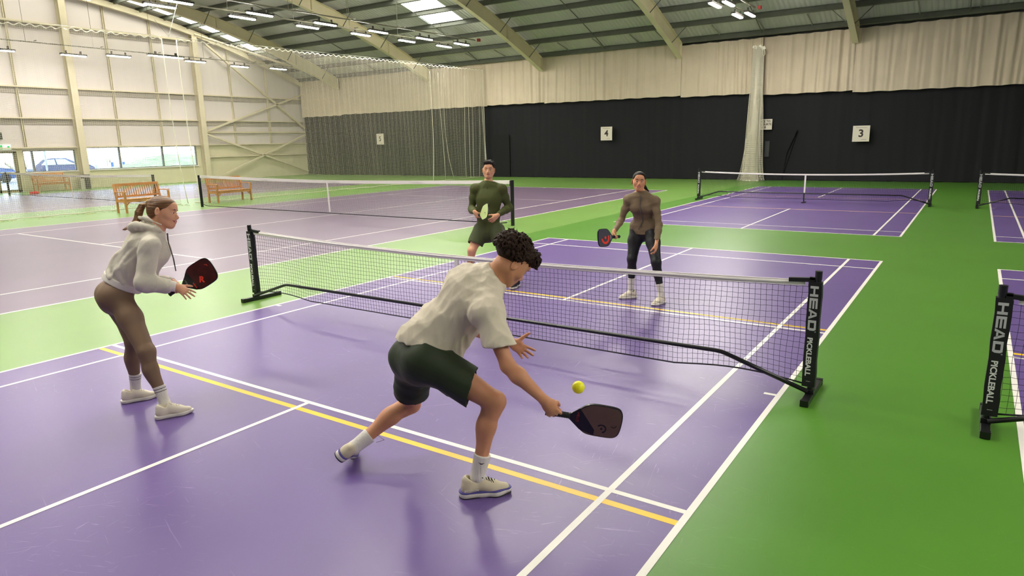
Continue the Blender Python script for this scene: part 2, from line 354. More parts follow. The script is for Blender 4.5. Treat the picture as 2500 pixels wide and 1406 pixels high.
# purlins
for i, y in enumerate(PUR):
    s = MB(); z = roofz(y); sl = -0.022 * (y - 8.2); n = Vector((0, -sl, 1)).normalized(); tt = Vector((0, 1, sl)).normalized()
    Mx = Matrix((Vector((1, 0, 0)), tt, n)).transposed(); c = Vector(((X0 + X1) / 2, y, z)) - n * .11
    s.box(c, (X1 - X0, .02, .2), Mx); s.box(c - n * .1 + tt * .03, (X1 - X0, .075, .012), Mx); s.box(c + n * .09 - tt * .03, (X1 - X0, .075, .012), Mx)
    o = tag(s.build('roof_purlin', M_PURLIN), 'dark steel roof purlin running along the hall', 'roof beam', group='purlins under the roof', kind='structure')
# rafters with haunch and fly braces
RX = [-31.4, -23.55, -15.6, -7.95, -.5, 7.2, 15.0]
for xr in RX:
    s = MB(); yg = [26.93, 26.2, 25, 23.5, 22, 20, 18, 15, 12, 9, 6, 3, 0, -3, -6, -9, -11]
    for i in range(len(yg) - 1):
        def sec(y):
            z1_ = roofz(y) - .22; d = .52 + .13 * max(0, min(1, (y - 16) / 9)) ; return z1_ - d, z1_
        (a0, a1), (c0, c1) = sec(yg[i]), sec(yg[i + 1])
        for x, wd in ((xr - .012, 0), (xr + .012, 0)):
            s.quad((x, yg[i], a0), (x, yg[i + 1], c0), (x, yg[i + 1], c1), (x, yg[i], a1))
        s.bar((xr, yg[i], a0), (xr, yg[i + 1], c0), .24, .025); s.bar((xr, yg[i], a1), (xr, yg[i + 1], c1), .24, .025)
    for y in (26.9, 23.7, 18.5): s.b2((xr - .11, y - .01, roofz(y) - .85), (xr + .11, y + .01, roofz(y) - .24))
    e = tag(s.build('roof_rafter', M_RAFT), kind='structure')
    for y in PUR[1:10:2] if True else []:
        for sd in (-1, 1):
            q = MB(); q.bar((xr + sd * .1, y, roofz(y) - .82), (xr + sd * .75, y, roofz(y) - .2), .03, .03); q.build('fly_brace', M_PURLIN, e)
# sag rods and eave hangers between purlins
for xr in [(RX[i] + RX[i + 1]) / 2 for i in range(len(RX) - 1)] + [-33.4]:
    s = MB()
    for i in range(min(12, len(PUR) - 1)): s.bar((xr, PUR[i], roofz(PUR[i]) - .14), (xr, PUR[i + 1], roofz(PUR[i + 1]) - .14), .03, .03)
    tag(s.build('roof_tie_rod', M_PURLIN), kind='structure')
M_GREYT = mat('pale_grey_steel_tube', srgb(150, 152, 140), .5)
for xr in np.arange(-29.5, 14, 1.95):
    if min(abs(xr - r) for r in RX) < .3: continue
    s = MB(); s.bar((xr, 27.12, 6.45), (xr, 25.75, roofz(25.75) - .2), .045, .045); tag(s.build('curtain_strut', M_GREYT), kind='structure')
# long wind-brace tube in the end bay
s = MB(); s.tube([(X0 + .8, 19.2, roofz(19.2) - .5), (-31.5, 27.0, 6.1)], .07, 10); tag(s.build('wind_brace_tube', M_CREAM, smooth=True), kind='structure')

# ================================================================ curtains along the back wall
M_CCURT = mat('cream_curtain_cloth', srgb(206, 191, 168), .85, var=0.04, vscale=1.5, bump=.1, bscale=2, bstretch=(6, 6, .6))
M_NCURT = mat('navy_curtain_cloth', srgb(12, 13, 19), .85, var=0.08, vscale=1.0, bump=.1, bscale=1.5, bstretch=(4, 4, .4))
def curtain(name, x0, x1, z0, z1, y, amp, wl_, m, label, seed, gather=1.0, zslope=0.0):
    rs = np.random.RandomState(seed); nx = int((x1 - x0) / .045); nz = 14
    xs_ = np.linspace(x0, x1, nx); ph = rs.rand(6) * 6.28; fr = np.array([1, .53, .31, 1.7, 2.6, .17]) * 2 * PI / wl_
    s = MB(); V = []
    env = 0.35 + 0.65 * (0.5 + 0.5 * np.sin(xs_ * .9 + ph[0])) * (0.5 + 0.5 * np.sin(xs_ * .37 + ph[1]))
    for j in range(nz + 1):
        tz = j / nz; z = z0 + (z1 - z0) * tz
        dr = .12 * np.sin(xs_ * 1.7 + ph[3]) * (1 - tz)
        wv_ = sum(a * np.sin((xs_ + dr * (q % 2)) * f + p) for q, (a, f, p) in enumerate(zip((.5, .45, .3, .42, .26, .4), fr, ph)))
        sharp = np.sign(wv_) * np.abs(wv_) ** .8
        yv = y + amp * env * sharp * gather
        zz = z + (zslope * (xs_ - x0) * (1 - tz)) + (0.03 * np.abs(np.sin(xs_ * 4.2 + ph[4])) * (-1 if j == nz else 0)) + (.012 * np.sin(xs_ * 7 + ph[2]) if j == 0 else 0)
        V += [(float(a), float(b_), float(c)) for a, b_, c in zip(xs_, yv, zz)]
    s.v = V
    for j in range(nz):
        for i in range(nx - 1):
            a = j * nx + i; s.f.append((a, a + 1, a + 1 + nx, a + nx)); s.mi.append(0)
    o = s.build(name, m, smooth=True); tag(o, label, 'curtain'); return o
CB = [(-35.3, -31.35, 3.93, 'cream upper curtain in the far left corner of the back wall'), (-31.35, -23.55, 3.97, 'cream upper curtain over the 5 sign, veiled by netting'), (-23.55, -19.34, 3.99, 'short cream upper curtain just left of where the divider net meets the wall'),
      (-19.34, -15.5, 4.0, 'cream upper curtain just right of the divider net end, deep folds'), (-15.5, -7.9, 3.95, 'wide cream upper curtain over the 4 sign, mid wall'), (-7.9, -4.17, 3.86, 'cream upper curtain left of the hanging net bundle'),
      (-4.17, -.48, 3.76, 'cream upper curtain with wide folds right of the hanging net bundle'), (-.48, 9.0, 3.67, 'dim cream upper curtain at the right end above the sign with 3')]
for i, (a, c, z0, lb) in enumerate(CB):
    curtain('upper_curtain', a, c, z0, roofz(27.1) + (.06 if a < -16 else -.05 if a < -8 else -.2), 27.06, .075 if i != 7 else .06, .46, M_CCURT, lb, 20 + i, zslope=-.003)
NB = [(-35.3, -31.35, 'navy lower curtain in the far left corner of the back wall'), (-31.35, -23.6, 'navy lower curtain behind the sign with 5, seen through netting'), (-23.6, -19.38, 'navy lower curtain behind the gathered folds of the divider net'),
      (-19.38, -15.6, 'navy lower curtain with a flap just right of the divider net'), (-15.6, -7.96, 'navy lower curtain behind the sign with 4'), (-7.96, -4.12, 'navy lower curtain left of the hanging net bundle'),
      (-4.12, -.68, 'navy lower curtain between the hanging net bundle and the sign with 3'), (-.68, 9.0, 'darkest navy lower curtain behind the sign with 3')]
for i, (a, c, lb) in enumerate(NB):
    curtain('lower_curtain', a, c, .03, 4.08, 27.25, .022, .7, M_NCURT, lb, 60 + i)
# door flap recess shapes in the dark curtain
M_FLAP = mat('black_curtain_flap', srgb(14, 14, 18), .9)
s = MB(); s.poly([(-18.95, 27.17, .0), (-17.9, 27.17, .0), (-17.9, 27.15, 2.35), (-18.95, 27.15, 2.35)]); s.poly([(-18.95, 27.19, 2.35), (-17.9, 27.19, 2.35), (-17.9, 27.2, .1), (-18.95, 27.2, .1)]); tag(s.build('curtain_flap', M_FLAP), 'black door flap in the navy curtain right of the divider net', 'curtain flap')
s = MB(); s.poly([(-4.0, 27.17, .0), (-3.1, 27.17, .0), (-2.95, 27.14, 1.2), (-2.55, 27.1, 2.22), (-4.0, 27.15, 2.25)]); s.poly([(-4.0, 27.2, 2.25), (-2.55, 27.2, 2.2), (-3.1, 27.2, .1), (-4.0, 27.2, .1)]); fo = s.build('curtain_flap', M_FLAP)
tag(fo, 'half open black door flap with a small grey window below the entrance sign', 'curtain flap')
s = MB(); s.b2((-3.9, 27.1, 1.05), (-3.7, 27.13, 1.75)); s.build('window_patch', mat('grey_vinyl', srgb(60, 62, 64), .3), fo)

# ================================================================ signs
M_SIGN = mat('white_sign_board', srgb(214, 206, 190), .5); M_INK = mat('dark_brown_ink', srgb(44, 30, 28), .6); M_INKG = mat('grey_ink', srgb(130, 120, 110), .6)
def sign(cx, cz, w_, h_, lines, label, yy=27.02, thin=True):
    e = tag(empty('wall_sign', (cx, yy, cz)), label, 'sign')
    s = MB(); s.b2((-w_ / 2, -.012, -h_ / 2), (w_ / 2, .012, h_ / 2)); s.build('board', M_SIGN, e)
    s = MB()
    for txt, size, dx, dz, bold in lines: add_text(s, txt, size, (dx, -.014, dz), (1, 0, 0), (0, 0, 1), bold=bold)
    s.build('lettering', M_INK, e)
    if thin:
        s = MB(); s.b2((-w_ * .32, -.0145, h_ * .37), (w_ * .32, -.0125, h_ * .39)); s.build('small_print', M_INKG, e); s = MB(); s.b2((w_ * .03, -.0145, -h_ * .38), (w_ * .34, -.0125, -h_ * .36)); s.build('small_print', M_INKG, e)
sign(-27.85, 2.31, .62, .68, [('5', .42, 0, 0, .006)], 'white sign with the number 5 behind the netting')
sign(-11.77, 2.27, .64, .68, [('4', .42, .0, 0, .012)], 'white sign with the number 4 on the navy curtain at mid wall')
sign(-.015, 1.985, .64, .65, [('3', .42, 0, 0, .012)], 'white sign with a large number 3 on the darkest curtain at right')
sign(-4.12, 2.48, 1.0, .46, [('ENTRANCE TO', .125, 0, .13, .003), ('TENNIS COURTS', .125, 0, 0, .003), ('7 & 8', .13, .1, -.13, .003)], 'white entrance to courts 7 & 8 sign half hidden by the net bundle', thin=False)

# ================================================================ hall lights
M_HOUS = mat('dark_lamp_housing', srgb(58, 56, 50), .5); M_LAMP = mat('glowing_lamp_diffuser', (1, 1, 1), .5, emit=((1.0, 0.95, 0.87), LAMP))
M_COND = mat('galvanised_conduit', srgb(120, 118, 100), .4, metal=.3)
def lamp(L=1.12, W=.135):
    e = empty('hall_light')
    s = MB(); s.b2((-W / 2 - .02, -L / 2 - .03, .0), (W / 2 + .02, L / 2 + .03, .07)); s.b2((-.03, -L / 2 + .2, .07), (.03, -L / 2 + .26, .2)); s.b2((-.03, L / 2 - .26, .07), (.03, L / 2 - .2, .2)); s.build('housing', M_HOUS, e)
    s = MB(); n = 10; pts = []
    for i in range(n + 1): a = PI / 2 * 0 + PI * i / n; pts.append((W / 2 * math.cos(a), L / 2 - W / 2 + W / 2 * math.sin(a)))
    pts += [(-x, -y) for x, y in pts]
    s.poly([(x, y, -.035) for x, y in pts][::-1]); m_ = len(pts)
    for i in range(m_): a = pts[i]; c = pts[(i + 1) % m_]; s.quad((a[0], a[1], 0), (c[0], c[1], 0), (c[0], c[1], -.035), (a[0], a[1], -.035))
    s.build('diffuser', M_LAMP, e)
    return e
lamp0 = lamp(); first = True
ORD = ['nearest', 'second nearest', 'third', 'fourth', 'fifth', 'farthest']
def put_lamp(x, y, z, label, group, sy=1.0):
    global first
    o = lamp0 if first else copy_tree(lamp0); first = False
    o.location = (x, y, z); o.scale = (1, sy, 1); tag(o, label, 'ceiling light', group); return o
rowA = [8.85, 12.0, 15.0, 17.85, 20.72, 23.35]
for i, y in enumerate(rowA):
    put_lamp(-20.05 + .16 * i, y, 6.85, '%s pair of long hall lights above the divider net, left one' % ORD[i].capitalize(), 'lights above the divider net')
    put_lamp(-19.0 + .18 * i, y, 6.85, '%s pair of long hall lights above the divider net, right one' % ORD[i].capitalize(), 'lights above the divider net')
for y, n_ in ((22.86, 'lower'), (20.12, 'upper')):
    put_lamp(-4.15, y, 6.55, 'left light of the %s pair hanging before the right part of the back wall' % n_, 'lights over the right courts'); put_lamp(-3.68, y + .03, 6.55, 'right light of the %s pair hanging before the right part of the back wall' % n_, 'lights over the right courts')
RB = [(-33.02, 8.58, 'edge'), (-32.69, 11.52, ''), (-31.54, 13.08, ''), (-30.12, 14.67, ''), (-30.96, 16.76, ''), (-31.36, 19.7, ''), (-30.92, 22.01, '')]
NM = ['leftmost light of the low row behind the netting, cut by the photo edge', 'second light from the left in the row behind the netting, before the first wall column', 'third light from the left in the row behind the netting', 'longest light behind the netting, at the gap in the divider net',
      'light behind the netting before the second wall column', 'second last light of the row behind the netting', 'rightmost light of the row behind the netting']
for (x, y, _), lb in zip(RB, NM): put_lamp(x, y, 6.5, lb[0].upper() + lb[1:], 'lights behind the netting', 1.6 if 'longest' in lb else 1.0)
for xr in (-4.15, -3.68, -19.9, -19.0):       # the rows go on behind the camera
    for y in ((17.2, 14.3, 11.4, 8.4, 5.4, 2.4, -.6, -3.6, -6.6) if xr > -10 else (5.9, 2.9, -.1, -3.1, -6.1)):
        if xr > 10 or xr < -10 or y < 17.5: put_lamp(xr, y, 6.55 if -10 < xr < 10 else 6.7, 'unseen long hall light added overhead as front light for the players', 'hall lights overhead out of view')
for xr in (11.3, 11.8):  # unseen lamps added to light the fronts of the players
    for y in (5.4, 2.4, -.6, -3.6, -6.6): put_lamp(xr, y, 6.6, 'unseen long hall light added overhead as front light for the players', 'hall lights overhead out of view')
for x, y0, y1, z, lb in ((-19.9, 7, 24.2, 7.0, 'left lamp trunking above the divider net'), (-18.9, 6, 24.5, 7.15, 'right lamp trunking above the divider net'), (-4.1, -8, 23.6, 6.85, 'left lamp trunking over the right courts'), (-3.6, -8, 23.6, 6.9, 'right lamp trunking over the right courts'), (-32.0, 5, 24, 6.85, 'lamp trunking before the left gable wall')):
    s = MB(); dx = .9 if x < -18 and x > -25 else 0
    s.bar((x - .1, y0, z), (x + dx - .1, y1, z), .06, .04)
    for q in range(int((y1 - y0) / 2.9)):
        yq = y0 + 1.4 + q * 2.9; xx = x - .1 + dx * (yq - y0) / (y1 - y0); s.bar((xx, yq, z), (xx, yq, roofz(yq) - .2), .012, .012); s.bar((xx - .12, yq + .4, z + .08), (xx + .12, yq + .4, z + .08), .03, .03)
    tag(s.build('lamp_trunking', M_COND), lb[0].upper() + lb[1:], 'conduit')
s = MB(); s.box((-3.55, 23.7, 6.9), (.12, .14, .12)); tag(s.build('junction_box', mat('red_plastic', srgb(150, 40, 34), .5)), 'small red box at the end of the right lamp trunking', 'junction box')
s = MB(); s.box((-17.95, 24.6, 7.15), (.14, .14, .14)); tag(s.build('junction_box', MATS['red_plastic']), 'small red box at the far end of the trunking above the divider net', 'junction box')


# ================================================================ string nets
def add_lines(mb, L, offs):
    """L (m,n,3) polylines, offs (k,3) cross-section corners: adds closed k-sided strands (k=2: ribbons)"""
    L = np.asarray(L, float); offs = np.asarray(offs, float); m, n, _ = L.shape; k = len(offs)
    V = (L[:, :, None, :] + offs[None, None]).reshape(-1, 3); base = len(mb.v); mb.v += list(map(tuple, V.tolist()))
    idx = np.arange(m * n * k).reshape(m, n, k) + base
    for j in range(k if k > 2 else 1):
        j2 = (j + 1) % k
        q = np.stack([idx[:, :-1, j], idx[:, :-1, j2], idx[:, 1:, j2], idx[:, 1:, j]], -1).reshape(-1, 4)
        mb.f += list(map(tuple, q.tolist())); mb.mi += [mb.cur] * len(q)
def tri(a, b, r): a = np.array(a); b = np.array(b); return [r * a, r * (-.5 * a + .87 * b), r * (-.5 * a - .87 * b)]
M_NETB = mat('black_net_cord', srgb(30, 28, 38), .7); M_NETG = mat('dark_tennis_net_cord', srgb(62, 58, 66), .7)
M_BAND = mat('white_net_tape', srgb(226, 220, 218), .6); M_STEEL = mat('black_powder_coated_tube', srgb(20, 20, 22), .32)
M_SLV = mat('black_sleeve_fabric', srgb(13, 13, 15), .55, bump=.1, bscale=10); M_LET = mat('silver_print', srgb(188, 188, 190), .5); M_LETW = mat('white_print', srgb(225, 225, 222), .5)

def pickle_net(label, y0, xl, xr, detail=True, sag=.07, right=True):
    """a portable net: x runs along the net, local origin on the floor under its middle"""
    cx = (xl + xr) / 2; hw = (xr - xl) / 2; e = tag(empty('pickleball_net', (cx, y0, 0)), label, 'pickleball net', 'portable pickleball nets')
    top = lambda x: .905 - sag * (1 - (x / hw) ** 2); bot = lambda x: .105 + .045 * math.sin(PI * min(1, (1 - abs(x) / hw) * 3.2)) * (abs(x) / hw > .35)
    xa = -hw + .06; xb = hw - .06; pitch = .0425; nx = int((xb - xa) / pitch); nz = 18
    rs = np.random.RandomState(int(abs(cx * 10 + y0)) + 3)
    X = np.linspace(xa, xb, nx + 1); G = np.zeros((nx + 1, nz + 1, 3))
    w1 = np.cumsum(rs.randn(nx + 1)) * .0015; w1 -= np.linspace(w1[0], w1[-1], nx + 1)
    for i, x in enumerate(X):
        for j in range(nz + 1):
            t_ = j / nz; z = bot(x) + (top(x) - bot(x)) * t_
            G[i, j] = (x + .006 * math.sin(9 * t_ + i * .31) * math.sin(PI * t_), .004 * math.sin(x * 3 + t_ * 5), z + .0035 * ((i + j) % 2 - .5) * (0 < j < nz) + .006 * math.sin(x * 2.3 + j) * math.sin(PI * t_) + w1[i] * math.sin(PI * t_))
    s = MB(); r = .0016 if detail else .0022
    add_lines(s, G, tri((1, 0, 0), (0, 1, 0), r)); add_lines(s, G.transpose(1, 0, 2), tri((0, 0, 1), (0, 1, 0), r)); s.build('netting', M_NETB, e)
    s = MB(); s.tube([(x, 0, bot(x)) for x in np.linspace(xa, xb, 60)], .0065, 6); s.build('bottom_cord', M_NETB, e, True)
    Xb = np.linspace(xa + .03, xb - .03, 50)
    s = MB(); s.tube([(x, 0, top(x) - .012 + .002 * math.sin(x * 4)) for x in Xb], .0145, 8); s.build('top_tape', M_BAND, e, True)
    s = MB()
    for q in range(49): s.bar((Xb[q], -.001, top(Xb[q]) - .014), (Xb[q + 1], -.001, top(Xb[q + 1]) - .014), .012, .044)
    s.build('tape_fold', M_BAND, e)
    for sd in (-1, 1):
        px = sd * hw
        s = MB(); s.bar((px - sd * .2, -.004, top(px - sd * .2) + .006), (px - sd * .02, -.004, .915), .034, .030); s.build('tension_strap', M_SLV, e)
        s = MB(); s.box((px - sd * .045, 0, .875), (.035, .03, .025)); s.box((px - sd * .03, -.01, .925), (.05, .022, .02)); s.build('buckle', M_STEEL, e)
        s = MB(); s.cyl((px, 0, .04), (px, 0, .975), .0235, 16); s.cyl((px, 0, .92), (px, 0, .98), .0255, 16); s.build('post', M_STEEL, e, False)
        s = MB(); s.box((px, .08, .025), (.055, .56, .045)); s.box((px, -.19, .027), (.06, .04, .05)); s.box((px, .35, .027), (.06, .04, .05)); s.box((px, .0, .06), (.06, .07, .04)); s.build('foot', M_STEEL, e, bevel=.004)
        s = MB(); c = px - sd * .012 if sd > 0 else px + .015
        for q in range(8):
            z0 = .10 + q * .1; z1 = z0 + .1; o1 = .0025 * math.sin(q * 2.1); o2 = .0025 * math.sin((q + 1) * 2.1)
            for y in (-.0285, .0285): s.quad((c - .046 + o1, y, z0), (c + .044 + o1, y, z0), (c + .044 + o2, y, z1), (c - .046 + o2, y, z1))
            for x in (-.046, .044): s.quad((c + x + o1, -.0285, z0), (c + x + o1, .0285, z0), (c + x + o2, .0285, z1), (c + x + o2, -.0285, z1))
        for z in (.1, .9): s.quad((c - .046, -.0285, z), (c + .044, -.0285, z), (c + .044, .0285, z), (c - .046, .0285, z))
        sl = s.build('sleeve', M_SLV, e)
        lx = c - .032
        s = MB(); P, W = head_word(.056); k = .335 / W; P = [[(q[0] * k, q[1]) for q in p] for p in P]
        add_polys(s, P, (lx, -.031, .872), (0, 0, -1), (1, 0, 0)); add_text(s, 'o', .02, (lx + .055, -.031, .53), (0, 0, -1), (1, 0, 0)); s.build('lettering', M_LET, sl)
        s = MB(); add_text(s, 'PICKLEBALL', .050, (lx + .0205, -.031, .335), (0, 0, -1), (1, 0, 0), bold=.0014, sx=1.12); s.build('lettering', M_LETW, sl)
        if detail:
            s = MB(); s.box((lx + .03, -.031, .143), (.03, .001, .0016)); s.build('small_print', M_LETW, sl)
    bx = hw - .67
    s = MB(); pts = [(-hw + .01, -.03, .062)] + [(-bx - .04 , -.03, .262), (-bx, -.03, .272), (-bx + .05, -.03, .276)] + [(x, -.03, .276) for x in np.linspace(-bx + .3, bx - .3, 8)] + [(bx - .05, -.03, .276), (bx, -.03, .272), (bx + .04, -.03, .262), (hw - .01, -.03, .062)]
    s.tube(pts, .0175, 12); s.build('cross_bar', M_STEEL, e, True)
    s = MB(); s.box((-.0, -.03, .14), (.03, .03, .26)); s.box((0, -.03, .012), (.07, .34, .024)); s.build('middle_leg', M_STEEL, e)
    s = MB(); s.b2((-.022, -.008, .11), (.022, .008, top(0) - .0)); s.build('middle_strap', M_BAND, e)
    return e
pickle_net('nearest pickleball net, crossing the middle of the photo between the players', .06, -3.5, 3.238)
pickle_net('pickleball net cut by the right photo edge beside the empty near court', .09, 4.33, 10.9)
pickle_net('far pickleball net standing alone on the rear purple court', 16.43, -3.25, 3.17, detail=False)
pickle_net('far pickleball net cut by the right photo edge', 16.35, 4.23, 10.8, detail=False)

def tennis_net(label, cx, cy):
    e = tag(empty('tennis_net', (cx, cy, 0)), label, 'tennis net', 'tennis nets'); hw = 6.4
    top = lambda x: .99 + .08 * (abs(x) / hw) ** 1.5 - .045; bot = lambda x: .045 + .5 * max(0, abs(x) / hw - .96) * 8 * .4
    X = np.linspace(-hw + .04, hw - .04, 300); n = 22; G = np.zeros((300, n, 3))
    for i, x in enumerate(X):
        for j in range(n): G[i, j] = (x + .008 * math.sin(j * .5 + i * .05), .01 * math.sin(x * 2 + j * .2), bot(x) + (top(x) - bot(x)) * j / (n - 1))
    s = MB(); add_lines(s, G, tri((1, 0, 0), (0, 1, 0), .002)); add_lines(s, G.transpose(1, 0, 2), tri((0, 0, 1), (0, 1, 0), .002)); s.build('netting', M_NETG, e)
    s = MB()
    for q in range(299): s.bar((X[q], 0, top(X[q]) + .0), (X[q + 1], 0, top(X[q + 1])), .02, .085)
    s.build('top_tape', M_BAND, e)
    s = MB(); s.tube([(x, 0, bot(x)) for x in X[::4]], .012, 6); s.build('bottom_cord', M_NETB, e, True)
    s = MB(); s.bar((0, -.012, .95), (.03, -.012, .08), .05, .012, up=(0, 1, 0)); s.build('centre_strap', M_BAND, e)
    for sd in (-1, 1):
        s = MB(); s.cyl((sd * hw, 0, 0), (sd * hw, 0, 1.07), .045, 14); s.box((sd * (hw - .045), 0, 1.0), (.03, .03, .12)); p = s.build('post', M_STEEL, e)
        if sd < 0: s = MB(); s.tube([(sd * hw + .06, -.03, .98), (sd * hw + .09, -.05, .7), (sd * hw + .05, -.05, .4), (sd * hw + .1, -.06, .2)], .012, 6); s.build('loose_cord', M_NETB, p, True)
tennis_net('tennis net across the mauve court behind the first pickleball net', -11.28, 8.1); tennis_net('far tennis net before the windows on the left', -27.0, 8.1)

# ---------------------------------------------------------------- tall divider nets
M_DNET = mat('cream_string_netting', srgb(214, 208, 188), .8); M_TAPE = mat('white_woven_tape', srgb(238, 234, 216), .7)
def divider(label, y0, y1, seed):
    rs = np.random.RandomState(seed); e = tag(empty('divider_net', (-19.3, (y0 + y1) / 2, 0)), label, 'divider net', 'hall divider nets')
    n = int((y1 - y0) / .055); Y = np.linspace(y0, y1, n); per = .29
    ph = Y / per * PI + .4 * np.sin(Y * 1.3)
    dip = .07 * np.abs(np.sin(ph)) ; fold = .022 * np.sin(2 * ph + .5) + .03 * np.sin(Y * 1.1)
    topz = 5.5 + .013 * (Y - 3.6) + .13 - dip
    def P(t_):
        x = fold * (0.35 + .65 * t_) + .05 * np.sin(Y * 1.9 + 3 * t_) * (1 - t_)
        z = .02 + (topz - .02) * t_ if t_ > 0 else .02 + 0 * Y
        return np.stack([x, Y - (y0 + y1) / 2 + .03 * np.sin(Y * 5 + t_ * 4) * (1 - t_), z + .012 * np.sin(Y * 6 + t_ * 7)], -1)
    s = MB(); T = np.linspace(0, 1, 9); V = np.stack([P(q) for q in T], 1)
    add_lines(s, V, [(0, -.003, 0), (0, .003, 0)])
    T = np.linspace(0, 1, 100); H = np.stack([P(q)[::2] for q in T], 0); add_lines(s, H, [(0, 0, -.0028), (0, 0, .0028)])
    s.build('netting', M_DNET, e)
    s = MB(); A = P(1.0); add_lines(s, A[None], [(0, 0, -.02), (0.004, 0, .014)]); add_lines(s, A[None], [(0.006, 0, -.02), (0.01, 0, .014)]); s.build('top_tape', M_TAPE, e)
    s = MB(); s.tube([tuple(p) for p in P(0.0)[::6] + np.array([0, 0, .01])], .014, 5); s.build('bottom_cord', M_DNET, e, True)
    for i, yy_ in ((0, y0), (-1, y1)):
        s = MB(); s.tube([(fold[i] * (1 - q) + .02 * math.sin(q * 5), yy_ - (y0 + y1) / 2 + .25 * q ** 3 * (1 if i else 1), topz[i] * (1 - q) + .02) for q in np.linspace(0, 1, 14)], .014, 6); s.build('edge_rope', M_TAPE, e, True)
    s = MB(); s.tube([(0, y0 - (y0 + y1) / 2, 5.66 + .013 * (y0 - 3.6)), (0, y1 - (y0 + y1) / 2, 5.66 + .013 * (y1 - 3.6))], .006, 5); s.build('support_cable', M_GREYT, e, True)
    return e, (y0 + y1) / 2
divider('tall white divider netting left of the gap, before the windows and gable wall', -3.0, 8.32, 5)
dn, dm = divider('tall white divider netting right of the gap, running to the back wall', 8.84, 26.7, 6)
for i, yy_ in enumerate((22.1, 22.9, 23.3, 24.9, 25.3, 25.75, 26.2, 26.5, 26.75)):
    s = MB(); q = np.linspace(0, 1, 12); s.tube([(.08 * math.sin(i * 2 + 2 * u_), yy_ - dm + .12 * math.sin(i + 3 * u_) * (1 - u_) + (.5 * (1 - u_) ** 4 if i == 2 else 0), .03 + 5.5 * u_) for u_ in q], [.008 + (.014 if i in (0, 8) else .004) * (1 - u_) for u_ in q], 6); s.build('gathered_fold', M_DNET, dn, True)
s = MB(); s.tube([(-19.2, 8.1, 6.2), (-19.25, 8.55, 5.72), (-19.25, 9.3, 7.6)], .008, 5); tag(s.build('support_wire', M_GREYT), 'thin V shaped wire holding up the divider net at the gap', 'wire')
# hanging net bundle on the right
e = tag(empty('net_bundle', (-4.28, 26.55, 0)), 'gathered cream net bundle hanging down the back wall by the entrance sign', 'net bundle')
s = MB(); rs = np.random.RandomState(4)
for layer, (rb, nst) in enumerate(((.26, 120), (.21, 110), (.15, 90), (.09, 70), (.04, 40))):
    A = np.linspace(0, 2 * PI, nst, endpoint=False); T = np.linspace(0, 1, 70)
    def rad(a, t_): return (rb * (1.25 - .35 * t_ + .35 * np.exp(-((1 - t_) * 0 + t_) * 14)) * (1 + .28 * np.sin(5 * a + 2 * t_ + layer) + .2 * np.sin(9 * a - 3 * t_)))
    G = np.zeros((nst, 70, 3))
    for j, t_ in enumerate(T):
        r_ = rad(A, t_); G[:, j, 0] = r_ * np.cos(A) * (1.05 - .3 * t_) + .05 * math.sin(3 * t_) - .1 * (1 - t_) * .5; G[:, j, 1] = r_ * np.sin(A) * .6 - .0; G[:, j, 2] = .03 + 5.72 * t_
    add_lines(s, G, tri((1, 0, 0), (0, 1, 0), .005)); GG = np.concatenate([G, G[:1]], 0).transpose(1, 0, 2); add_lines(s, GG, tri((0, 0, 1), (0, 1, 0), .0038))
s.build('netting', M_DNET, e)
s = MB()
for q in range(7):
    x = -.2 + q * .075; s.bar((x, -.1, 5.78 + .05 * math.sin(q * 2)), (x + .06, -.1 + .04 * (q % 2), 5.74 - .02 * q + .03 * math.cos(q * 3)), .03, .1)
s.tube([(.2, -.1, 5.7), (.3, -.1, 5.62), (.34, -.1, 5.45), (.28, -.1, 5.35), (.22, -.1, 5.45), (.24, -.1, 5.65)], .014, 6); s.build('bunched_tape', M_TAPE, e)
s = MB()
for q in range(9): a = q * .7; s.box((-.28 + q * .075, -.16 + .04 * math.sin(q * 3), .03), (.09, .07, .05), Euler((0, 0, a)).to_matrix())
s.build('crumpled_hem', M_TAPE, e)

# ================================================================ benches
M_TEAK = mat('varnished_teak', srgb(198, 142, 84), .42, var=.16, vscale=6)
def bench(label, loc, rz):
    e = tag(empty('garden_bench', loc, rz), label, 'bench', 'slatted wooden benches'); L = 1.5   # local: x along the bench, y towards the front
    m = M_TEAK
    for sx in (-1, 1):
        x = sx * (L / 2 - .03)
        s = MB(); s.bar((x, .25, 0), (x, .25, .63), .055, .055, up=(0, 1, 0)); s.bar((x, .2, .30), (x - sx * 0, .12, .37), .04, .04); s.build('leg', m, e, bevel=.004)
        s = MB(); s.bar((x, -.25, 0), (x, -.25, .42), .055, .055, up=(0, 1, 0)); s.bar((x, -.25, .42), (x, -.34, .9), .055, .055, up=(1, 0, 0)); s.build('leg', m, e, bevel=.004)
        s = MB(); s.bar((x, -.31, .65), (x, .29, .655), .07, .028); s.build('armrest', m, e, bevel=.006)
    s = MB()
    for q in range(6): s.box((0, -.2 + q * .088, .425 - .02 * (q < 2)), (L - .06, .068, .02))
    s.box((0, .23, .37), (L - .08, .03, .075)); s.box((0, -.23, .37), (L - .08, .03, .075))
    for sx in (-1, 1): s.box((sx * (L / 2 - .03), 0, .37), (.035, .46, .07)); s.bar((sx * (L / 2 - .06), .23, .24), (sx * (L / 2 - .17), .23, .34), .03, .04, up=(0, 1, 0))
    s.build('seat', m, e, bevel=.003)
    s = MB(); s.bar((-L / 2 + .03, -.33, .87), (L / 2 - .03, -.33, .87), .035, .08); s.bar((-L / 2 + .03, -.265, .5), (L / 2 - .03, -.265, .5), .03, .06)
    for q in range(18): x = -L / 2 + .1 + q * (L - .2) / 17; s.bar((x, -.268, .5), (x, -.328, .85), .034, .014, up=(0, 1, 0))
    s.build('backrest', m, e, bevel=.002)
    return e
